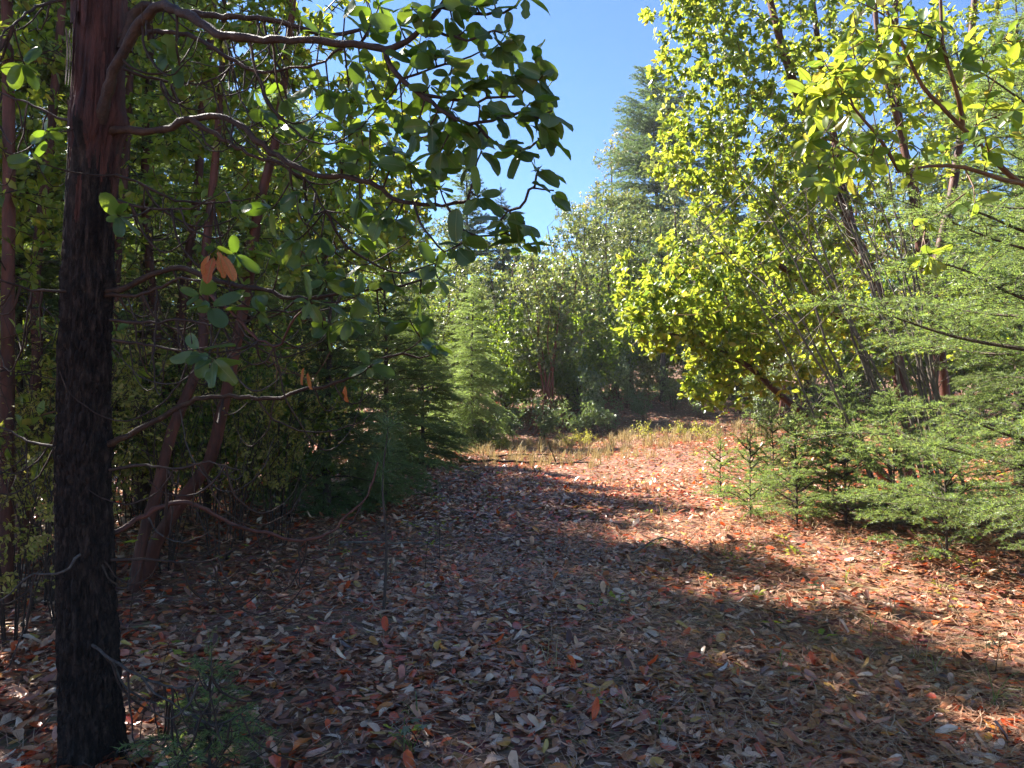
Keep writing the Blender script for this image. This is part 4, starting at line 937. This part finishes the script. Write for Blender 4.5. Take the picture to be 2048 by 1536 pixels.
# ---- right side
RB = PX(1815, 10.0)
own_madrone('madrone_tree', [([RB - [0, 0, .1], P(1800, 760, 10.12), P(1762, 600, 10.01), P(1700, 450, 9.90), P(1640, 300, 9.90), P(1582, 150, 9.79), P(1540, 0, 9.79), P(1510, -160, 9.79)], [.10, .09, .08, .072, .064, .055, .045, .03]),
                             ([P(1705, 460, 9.90), P(1680, 330, 10.12), P(1650, 180, 10.23), P(1625, 0, 10.34), P(1600, -200, 10.34)], [.05, .046, .04, .034, .025]),
                             ([RB + [-.15, -.1, -.1], P(1720, 905, 9.79), P(1640, 850, 9.57), P(1560, 790, 9.35), P(1500, 735, 9.24), P(1420, 695, 9.13), P(1320, 660, 9.02)], [.06, .056, .052, .045, .036, .026, .014]),
                             ([RB + [.25, .1, -.1], P(1870, 700, 10.34), P(1840, 500, 10.34), P(1810, 300, 10.34), P(1760, 100, 10.34), P(1740, -120, 10.34)], [.06, .055, .05, .043, .036, .025]),
                             ([P(1700, 660, 10.01), P(1600, 560, 9.68), P(1500, 505, 9.46), P(1400, 520, 9.24), P(1350, 560, 9.13)], [.05, .045, .035, .025, .012])],
            [bl(1430, 580, 9.13, 1.32, 1.32, 0.88, 421), bl(1520, 690, 9.35, 1.10, 1.04, 0.68, 243), bl(1320, 640, 9.02, 0.55, 0.66, 0.46, 105), bl(1600, 470, 9.68, 1.21, 1.10, 0.94, 274), bl(1440, 770, 9.13, 0.50, 0.55, 0.35, 63), bl(1690, 640, 9.90, 0.88, 0.88, 0.88, 128),
             bl(1510, 330, 9.79, 1.32, 1.21, 0.88, 291), bl(1420, 150, 9.68, 0.88, 0.99, 0.99, 226), bl(1600, 110, 9.90, 1.43, 1.21, 0.99, 274), bl(1370, 20, 9.68, 0.55, 0.77, 0.55, 96), bl(1480, -120, 9.79, 1.43, 1.10, 0.77, 128), bl(1370, 300, 9.57, 0.55, 0.66, 0.44, 63), bl(1700, 250, 10.45, 1.32, 1.10, 1.43, 176)],
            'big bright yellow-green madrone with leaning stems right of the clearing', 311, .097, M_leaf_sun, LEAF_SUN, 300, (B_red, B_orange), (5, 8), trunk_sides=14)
own_madrone('madrone_tree', [([PX(1905, 11) - [0, 0, .1], P(1880, 700, 11), P(1845, 450, 11), P(1800, 250, 11), P(1790, 0, 11), P(1785, -200, 11)], [.08, .07, .06, .05, .042, .03]), ([P(1865, 560, 11), P(1910, 350, 11.2), P(1940, 100, 11.3), P(1960, -150, 11.3)], [.07, .06, .05, .035])],
            [bl(1780, 150, 11, 1.1, 1, 1.1, 120), bl(1900, 250, 11.2, 1, 1, 1.1, 100), bl(1960, 60, 11.2, 1, 1, 1, 100), bl(1830, -100, 11, 1.4, 1.2, .8, 100), bl(1700, 520, 10.8, .7, .7, .7, 60), bl(1900, 640, 11, .9, .8, .7, 60)],
            'second madrone with dark red stems behind the grey stems', 312, .10, M_leaf_sun, None, 0, (B_red, B_red))
TB = PX(2330, 4.7)
own_madrone('madrone_tree', [([TB - [0, 0, .1], P(2300, 800, 4.7), P(2240, 560, 4.7), P(2140, 430, 4.65), P(2060, 378, 4.6), P(2018, 349, 4.55), P(1973, 304, 4.5), P(1929, 260, 4.5), P(1881, 212, 4.5), P(1844, 171, 4.5), P(1816, 113, 4.5), P(1792, 58, 4.5), P(1765, 0, 4.5), P(1745, -90, 4.5)], [.09, .08, .05, .028, .022, .019, .017, .016, .014, .012, .011, .010, .008, .006]),
                             ([P(1926, 255, 4.5), P(1919, 205, 4.45), P(1902, 147, 4.4), P(1885, 85, 4.4), P(1881, 0, 4.4), P(1870, -90, 4.4)], [.014, .013, .011, .010, .009, .006]),
                             ([P(2040, 366, 4.58), P(2004, 359, 4.5), P(1929, 335, 4.4), P(1861, 332, 4.3), P(1792, 345, 4.2)], [.016, .014, .012, .009, .005]),
                             ([P(1800, 345, 4.22), P(1755, 270, 4.2), P(1707, 215, 4.2), P(1690, 150, 4.2)], [.011, .009, .007, .004])],
            [bl(1660, 190, 4.2, .24, .3, .22, 16), bl(1720, 120, 4.3, .25, .3, .26, 16), bl(1680, 330, 4.2, .2, .25, .14, 10), bl(1770, 300, 4.2, .28, .3, .2, 14), bl(1860, 80, 4.4, .28, .3, .28, 18), bl(1950, 300, 4.4, .2, .25, .15, 9), bl(1980, 180, 4.4, .2, .25, .2, 8), bl(1760, 30, 4.4, .25, .3, .18, 9), bl(1900, 420, 4.3, .2, .2, .06, 2), bl(2010, 70, 4.5, .18, .3, .22, 9), bl(2020, 230, 4.5, .12, .2, .1, 3), bl(1860, 510, 4.3, .05, .1, .04, 2), bl(1640, 290, 4.2, .12, .2, .1, 5)],
            'near madrone limb with large bright leaves reaching in from the right edge', 313, .125, M_leaf_sun, LEAF_SUN, 299, (B_orange, B_orange), (3, 6), second=False, droop=.25)
# slender grey stems
def grey_clump(base, n, H, label, seed, lean):
    rg = np.random.default_rng(seed); t = root('bare_shrub', base, label, 'shrub')
    for s in range(n):
        b = np.append(rg.normal(0, .22, 2), -.05); az = rg.uniform(0, 6.283); h = H * rg.uniform(.6, 1.05); o = rg.uniform(.2, .9)
        p = smooth_path([b, b + [lean * .25 + .1 * o * math.cos(az), .1 * o * math.sin(az), h * .35], b + [lean * .6 + .35 * o * math.cos(az), .3 * o * math.sin(az), h * .7], b + [lean + .8 * o * math.cos(az), .6 * o * math.sin(az), h]], .25)
        p[1:] += rg.normal(0, .012, (len(p) - 1, 3))
        a = Acc(); tube(a, p, np.linspace(rg.uniform(.014, .027), .004, len(p)), 6)
        for q in range(7):
            i = rg.integers(len(p) // 3, len(p)); az2 = rg.uniform(0, 6.283); l = rg.uniform(.2, .8)
            d = np.array([math.cos(az2), math.sin(az2), rg.uniform(.4, 1.3)])
            tube(a, hermite(p[i], d * l * .5, p[i] + d * l, np.array([d[0] * .3, d[1] * .3, 1]) * l, 6), np.linspace(.005, .0018, 6), 4)
        link('stem', a.mesh('stem', B_grey), t)
grey_clump(PX(1880, 7.4), 14, 4.4, 'clump of slender bare grey stems in front of the bright madrone', 501, -1.0)
grey_clump(PX(1800, 7.6), 6, 4.0, 'few thin bare grey stems leaning left beside the larger clump', 502, -1.3)

fir_tree('fir_tree', PX(2200, 5.2), 7.5, 1.85, 'near', 'big young fir at the right edge with soft boughs sweeping left', 'tree', 'light green firs on the right', 431, .34, (5, 7), .07, (16, 46), taper=.75, irregular=.4)
fir_tree('fir_tree', PX(2040, 9.6), 6.6, 1.4, 'near', 'fir behind the sweeping boughs, close to the grey stems', 'tree', 'light green firs on the right', 432, .32, (4, 6), .06, (0, 36), irregular=.4)
fir_tree('fir_tree', PX(2090, 7.0), 7.5, 1.6, 'near', 'taller fir at the right edge behind the sweeping boughs', 'tree', 'light green firs on the right', 433, .36, (4, 6), .08, (-4, 36), irregular=.4)
sap = [(1592, 7.6, 1.2, .62, 'fir sapling with thin bare foot at the edge of the sunlit litter'), (1500, 8.5, 1.0, .55, 'leftmost fir sapling of the right-hand edge'), (1690, 7.4, 1.45, .75, 'tallest fir sapling below the low madrone limb'), (1655, 8.3, 1.35, .7, 'fir sapling just behind the tallest one'),
       (1785, 6.9, 1.35, .8, 'fir sapling in front of the grey stems'), (1545, 9.2, 1.2, .6, 'fir sapling farther back under the low limb'), (1890, 6.2, 1.2, .8, 'wide fir sapling under the sweeping boughs'), (1440, 10.2, .8, .45, 'smallest fir sapling at the edge of the grass')]
for i, (px, d, h, l, lb) in enumerate(sap):
    fir_tree('fir_sapling', PX(px, d), h, l, 'near', lb, 'sapling', 'fir saplings on the right', 441 + i, .14, (4, 5), .16, (10, 50), .010, irregular=.35)

# ---- the woods that close the view far behind
def far_woods():
    rg = np.random.default_rng(91); a = Acc(); n = 52000
    x = rg.uniform(-75, 75, n); y = rg.uniform(50, 72, n)
    top = 6.0 + 3.0 * value_noise(np.stack([x * .16, y * .16, x * 0], -1), 31) + 1.6 * value_noise(np.stack([x * .5, y * .4, x * 0], -1), 32)
    top = top + 3.5 * sstep(8, 30, np.abs(x))
    z = gz(x, y) + top * rg.random(n) ** .75
    d = unit(rg.normal(size=(n, 3)) + np.array([0, 0, -.2])); s = rg.uniform(.28, .6, n)
    scatter(a, FL_V, FL_F, frames(d, rg.normal(size=(n, 3)), s), np.stack([x, y, z], -1), rg.random(n))
    tag(link('distant_woods', a.mesh('distant_woods', M_leaf_mid, False)), 'far mass of green woods closing the view behind all the trees', 'woods', None, 'stuff')
far_woods()

# ================================================================== SMALL THINGS ON THE FLOOR
AREAS = [(-1.85, 'left of the dark trunk'), (-1.45, 'beside the dark trunk'), (-1.1, 'by the fir seedling'), (-.75, 'right of the seedling'), (-.4, 'well left of middle'), (-.1, 'just left of middle'), (.2, 'in the middle'), (.55, 'just right of middle'), (.95, 'well right of middle'), (1.4, 'at the lower right'), (9, 'in the right corner')]
def colour_word(r):
    return 'dark brown' if r < .28 else 'mid brown' if r < .5 else 'tan' if r < .68 else 'pale' if r < .86 else 'rusty orange' if r < .975 else 'yellow'
def fallen_leaves():
    cols = {}
    for q, (v, f) in enumerate(LEAF_TPL): cols[q] = (v, f)
    cache = {}
    for q, M, p, r in BIG_LEAVES:
        key = (q, int(r * 16))
        if key not in cache:
            a = Acc(); a.add(cols[q][0], cols[q][1], (int(r * 16) + .5) / 16); cache[key] = a.mesh('fallen_leaf', M_fallen)
        mm = Matrix(M.tolist()).to_4x4(); mm.translation = Vector(p)
        o = link('fallen_leaf', cache[key], None, None, mm)
        area = next(t for lim, t in AREAS if p[0] / max(p[1], .1) * 3.2 < lim)
        dv = M[:, 1]; way = ('away' if dv[1] > 0 else 'nearer') if abs(dv[1]) > abs(dv[0]) else ('right' if dv[0] > 0 else 'left')
        big_ = 'broad' if np.linalg.norm(M[:, 1]) > .104 else 'small' if np.linalg.norm(M[:, 1]) < .095 else 'mid-sized'
        shape = ('folded', 'arched', 'cupped')[q]
        dist = 'front row' if p[1] < 2.95 else 'second row' if p[1] < 3.15 else 'third row' if p[1] < 3.4 else 'fourth row' if p[1] < 3.7 else 'back row'
        tag(o, f'{big_} {shape} {colour_word((int(r * 16) + .5) / 16)} fallen leaf, tip {way}, {area}, {dist}', 'leaf', 'fallen leaves at the front of the clearing')
def plain_leaf_mat():
    m = M_litter.copy(); m.name = 'fallen_leaf_single'; nt = m.node_tree
    for n in list(nt.nodes):
        if n.type == 'OBJECT_INFO': nt.nodes.remove(n)      # these take their own stored tone
    return m
M_fallen = plain_leaf_mat()
fallen_leaves()

# tiny fir seedling at the foot of the dark trunk
fir_tree('fir_seedling', P(420, 1470, 3.0) * [1, 1, 0] + [0, 0, float(gz(P(420, 1470, 3.0)[0], 3.0))], .48, .31, 'near', 'tiny fir seedling in the litter right of the dark trunk', 'seedling', None, 461, .07, (4, 5), .2, (0, 30), .005)

def pine_sapling(base, H, label):
    rg = np.random.default_rng(71); t = root('pine_sapling', base, label, 'sapling')
    p = smooth_path([np.array([0, 0, -.03]), np.array([.02, 0, H * .35]), np.array([-.01, .01, H * .7]), np.array([.03, 0, H])], .08)
    a = Acc(); tube(a, p, np.linspace(.011, .005, len(p)), 7); link('trunk', a.mesh('trunk', B_fir), t)
    for zc, n, l in ((H, 95, .20), (H * .76, 60, .16), (H * .9, 50, .15)):
        a = Acc(); d = unit(rg.normal(size=(n, 3)) + np.array([0, 0, .35])); c = np.array([np.interp(zc, p[:, 2], p[:, k]) for k in range(3)])
        q = c + rg.normal(0, .012, (n, 3)); L = l * rg.uniform(.7, 1.1, (n, 1)); w = unit(np.cross(d, rg.normal(size=(n, 3)))) * .0012
        m = q + d * L * .6; e = q + d * L - np.array([0, 0, 1]) * L * .12
        v = np.stack([q - w, q + w, m + w, m - w, e], 1).reshape(-1, 3)
        f = (np.array([(0, 1, 2), (0, 2, 3), (3, 2, 4)])[None] + (np.arange(n) * 5)[:, None, None]).reshape(-1, 3)
        a.add(v, f, np.repeat(rg.random(n), 3)); link('needle_tuft', a.mesh('needle_tuft', M_pine, False), t)
pine_sapling(PX(768, 5.15), 1.28, 'thin pine sapling with long-needled tufts standing in the shaded litter')

def maple_leaf():
    v, f = [(0, 0, 0)], []
    for i, (a, r) in enumerate(((-100, .35), (-80, .55), (-62, .33), (-45, .62), (-38, .92), (-22, .52), (-8, .78), (0, 1.08), (8, .78), (22, .52), (38, .92), (45, .62), (62, .33), (80, .55), (100, .35))):
        v.append((math.sin(math.radians(a)) * r * .62, math.cos(math.radians(a)) * r, -.12 * r * r + .03 * (i % 2)))
        if i: f.append((0, i + 1, i))
    return np.array(v), np.array(f)
ML_V, ML_F = maple_leaf()
def sprout(base, H, n, leaf, label, seed, tpl=None, mat=None, lean=.1):
    rg = np.random.default_rng(seed); t = root('sprout', base, label, 'seedling', 'green sprouts in the litter')
    tpl = tpl or (SL_V, SL_F); az = rg.uniform(0, 6.283)
    top = np.array([lean * math.cos(az), lean * math.sin(az), H])
    p = hermite(np.array([0, 0, -.02]), np.array([0, 0, H]), top, np.array([.1 * math.cos(az), .1 * math.sin(az), H * .6]), 8)
    a = Acc(); tube(a, p, np.linspace(.0032, .0015, 8), 4)
    T, D = [], []
    for q in range(n):
        i = rg.integers(4, 8) if q else 7; a2 = az + q * 2.4; l = H * rg.uniform(.12, .4); d = np.array([math.cos(a2), math.sin(a2), rg.uniform(.1, .6)])
        e = p[i] + d * l; tube(a, np.array([p[i], (p[i] + e) / 2 + [0, 0, .01], e]), [.0016, .0013, .001], 3)
        T.append(e); D.append(d)
    link('stem', a.mesh('stem', B_twig), t)
    T, D = np.array(T), np.array(D); k = 3 if leaf < .05 else 1
    T = np.repeat(T, k, 0) - np.repeat(D, k, 0) * rg.uniform(0, .5, (len(T) * k, 1)) * H * .2; D = np.repeat(D, k, 0)
    ld = unit(D * [1, 1, .15] + rg.normal(0, .5, D.shape) * [1, 1, .35]); nr = np.array([0, 0, 1.0]) + rg.normal(0, .35, D.shape)
    Mx = frames(ld, nr, leaf * rg.uniform(.7, 1.2, len(T)))
    for i in range(len(T)):
        aa = Acc(); scatter(aa, tpl[0], tpl[1], Mx[i:i + 1], T[i:i + 1], rg.random(1)); link('leaf', aa.mesh('leaf', mat or M_leaf_sprout), t)
ML = (ML_V, ML_F)
sp = [(700, 6.0, .40, 7, .040, 'yellow-green sprout with small leaves left of the pine sapling', None), (850, 6.2, .44, 9, .040, 'yellow-green sprout with small leaves right of the pine sapling', None), (880, 6.9, .40, 6, .045, 'lighter sprout behind the one right of the pine sapling', None),
      (262, 4.9, .55, 5, .085, 'lobed-leaf maple sprout just right of the dark trunk', ML), (318, 3.75, .25, 6, .07, 'lobed-leaf maple sprout in the sunlit litter near the seedling', ML), (430, 5.6, .35, 6, .05, 'small sprout on the shaded litter below the red branch', None),
      (1190, 5.1, .18, 5, .05, 'small green sprout in the middle of the shaded litter', None), (845, 3.25, .16, 6, .06, 'green sprout low at the bottom of the picture', ML), (1580, 4.7, .16, 5, .05, 'green sprout at the edge of the sunlit strip', ML), (1985, 4.25, .26, 7, .06, 'green sprout near the right edge in the sunlit strip', ML),
      (1920, 5.1, .15, 5, .05, 'small sprout under the fir boughs on the right', None), (1620, 5.6, .14, 5, .045, 'small sprout on the sunlit litter before the saplings', ML)]
for i, (px, d, h, n, lf, lb, tp) in enumerate(sp): sprout(PX(px, d), h, n, lf, lb, 600 + i, tp, None if tp is None or i in (3, 4) else M_leaf_grey if i % 2 else None)
lows = [(1140, 20.6, 0, .95, 'yellow-green low plant in the far grass below the clump'), (1290, 20.2, 2, 1.0, 'yellow-green low plant in the far grass before the bank'), 
        (1410, 19.0, 4, 1.0, 'yellow-green plant at the right end of the far grass'), (1175, 21.5, 5, .8, 'small plant in front of the slender sapling'), (1000, 21.0, .5, .8, 'low plant in front of the drooping fir'), (1360, 20.6, 1.5, .9, 'low plant before the lone trunk')]
for px, d, rz, s, lb in lows: place_shrub(SHRUB['low'], 'low_plant', PX(px, d), lb, 'plant', 'yellow-green plants in the far grass', rz, s)

# little green ground plants, thickest on the right: nobody could count them
def ground_cover():
    rg = np.random.default_rng(83); a = Acc()
    for _ in range(520):
        y = math.sqrt(rg.uniform(3.2 ** 2, 17 ** 2)); x = rg.uniform(-.6, .72) * y
        if rg.random() > .10 + .9 * float(sstep(.08, .45, x / y)) * float(sstep(4, 6.5, y)): continue
        n = rg.integers(5, 12); c = np.array([x, y, float(gz(x, y)) + .03]); az = rg.uniform(0, 6.283, n)
        d = np.stack([np.cos(az), np.sin(az), rg.uniform(.1, .9, n)], -1); s = rg.uniform(.028, .055, n) * (1 + .02 * y)
        pos = c + d * rg.uniform(.01, .07, (n, 1))
        nr = np.array([0, 0, 1.0]) + rg.normal(0, .3, (n, 3))
        scatter(a, SL_V, SL_F, frames(d, nr, s, s * 1.3), pos, np.clip(rg.normal(.4, .3) + rg.normal(0, .15, n), 0, .99))
    tag(link('ground_cover', a.mesh('ground_cover', M_leaf_sprout)), 'small green leafy plants growing through the litter', 'ground cover', None, 'stuff')
    b = Acc()
    for px, py, h, n in ((820, 1500, .14, 8), (1210, 1230, .12, 6), (830, 1440, .12, 6), (1740, 1260, .2, 7), (1980, 1400, .22, 8), (1690, 1180, .18, 6), (1450, 1120, .15, 6), (1560, 1330, .13, 6), (1870, 1330, .2, 7), (1250, 1420, .12, 6), (1080, 1130, .15, 5), (1320, 1460, .12, 5)):
        q = P(px, py, 1.55 * 1490 / (py - 790)); x, y = q[0], q[1]
        for s in range(n):
            az = rg.uniform(0, 6.283); L = h * rg.uniform(.6, 1.3); o = np.array([math.cos(az), math.sin(az), 0]); p0 = np.array([x, y, float(gz(x, y))]) + rg.normal(0, .012, 3) * [1, 1, 0]
            p = hermite(p0, np.array([0, 0, 1.2]) * L, p0 + o * L * .7 + [0, 0, L * .65], o * L * .6 - [0, 0, L * .6], 7); w = np.cross(o, [0, 0, 1]) * .0022
            v = np.vstack([p - w, p + w]); f = np.array([(i, i + 1, i + 8, i + 7) for i in range(6)]); b.add(v, f, rg.random() * .9)
    tag(link('grass_tufts', b.mesh('grass_tufts', M_grass, False)), 'thin green grass blades poking through the near litter', 'grass', None, 'stuff')
ground_cover()

# fallen sticks
def stick(pts, r, label, mat=B_grey, cat='stick', name='fallen_stick', group='fallen sticks'):
    rg = np.random.default_rng(int(abs(pts[0][0] * 1000)) + 3)
    p = np.array([[x, y, float(gz(x, y)) + z] for x, y, z in pts]); p = smooth_path(p, .12); p[1:-1] += rg.normal(0, r * .5, (len(p) - 2, 3))
    a = Acc(); tube(a, p, np.linspace(r, r * .45, len(p)), 7)
    for q in range(2):
        i = rg.integers(2, len(p) - 1); d = unit(np.array([rg.normal(), rg.normal(), .5])); tube(a, np.array([p[i], p[i] + d * r * 9, p[i] + d * r * 16 + [0, 0, r]]), [r * .4, r * .3, r * .15], 4)
    tag(link(name, a.mesh(name, mat)), label, cat, group)
stick([(-1.2, 17.0, .06), (-.2, 16.9, .10), (.8, 17.1, .07), (1.8, 16.6, .05)], .034, 'long dark fallen branch lying across the far grass', B_dark, 'branch', 'fallen_branch')
stick([(-.6, 18.3, .06), (.6, 18.4, .12), (1.5, 18.1, .05)], .022, 'shorter dark fallen branch behind the long one', B_dark, 'branch', 'fallen_branch')
stick([(-1.75, 7.6, .05), (-1.2, 7.65, .05), (-.7, 7.8, .04)], .012, 'thin straight stick on the shaded litter behind the pine sapling')
stick([(1.15, 7.2, .05), (1.5, 7.45, .14), (1.75, 7.2, .05)], .010, 'pale bent stick at the edge of the sunlit litter')
stick([(-.95, 7.5, .04), (-.75, 8.2, .05)], .010, 'short pale stick pointing away on the shaded litter')

# ================================================================== HAZE: thin autumn air round the whole place
def haze():
    a = Acc(); x0, x1, y0, y1, z0, z1 = -90., 90., -25., 90., -1.6, 26.0
    v = np.array([(x, y, z) for x in (x0, x1) for y in (y0, y1) for z in (z0, z1)])
    f = np.array([(0, 1, 3, 2), (4, 6, 7, 5), (0, 4, 5, 1), (2, 3, 7, 6), (0, 2, 6, 4), (1, 5, 7, 3)])
    a.add(v, f)
    m, nt, out = new_mat('thin_haze'); pv = N(nt, 'VolumePrincipled'); pv.inputs['Color'].default_value = (.92, .95, 1, 1)
    pv.inputs['Density'].default_value = .00045; pv.inputs['Anisotropy'].default_value = .1
    nt.links.new(pv.outputs[0], out.inputs['Volume'])
    tag(link('haze', a.mesh('haze', m, False)), 'thin pale haze in the air over the whole clearing', 'haze', None, 'stuff')
haze()
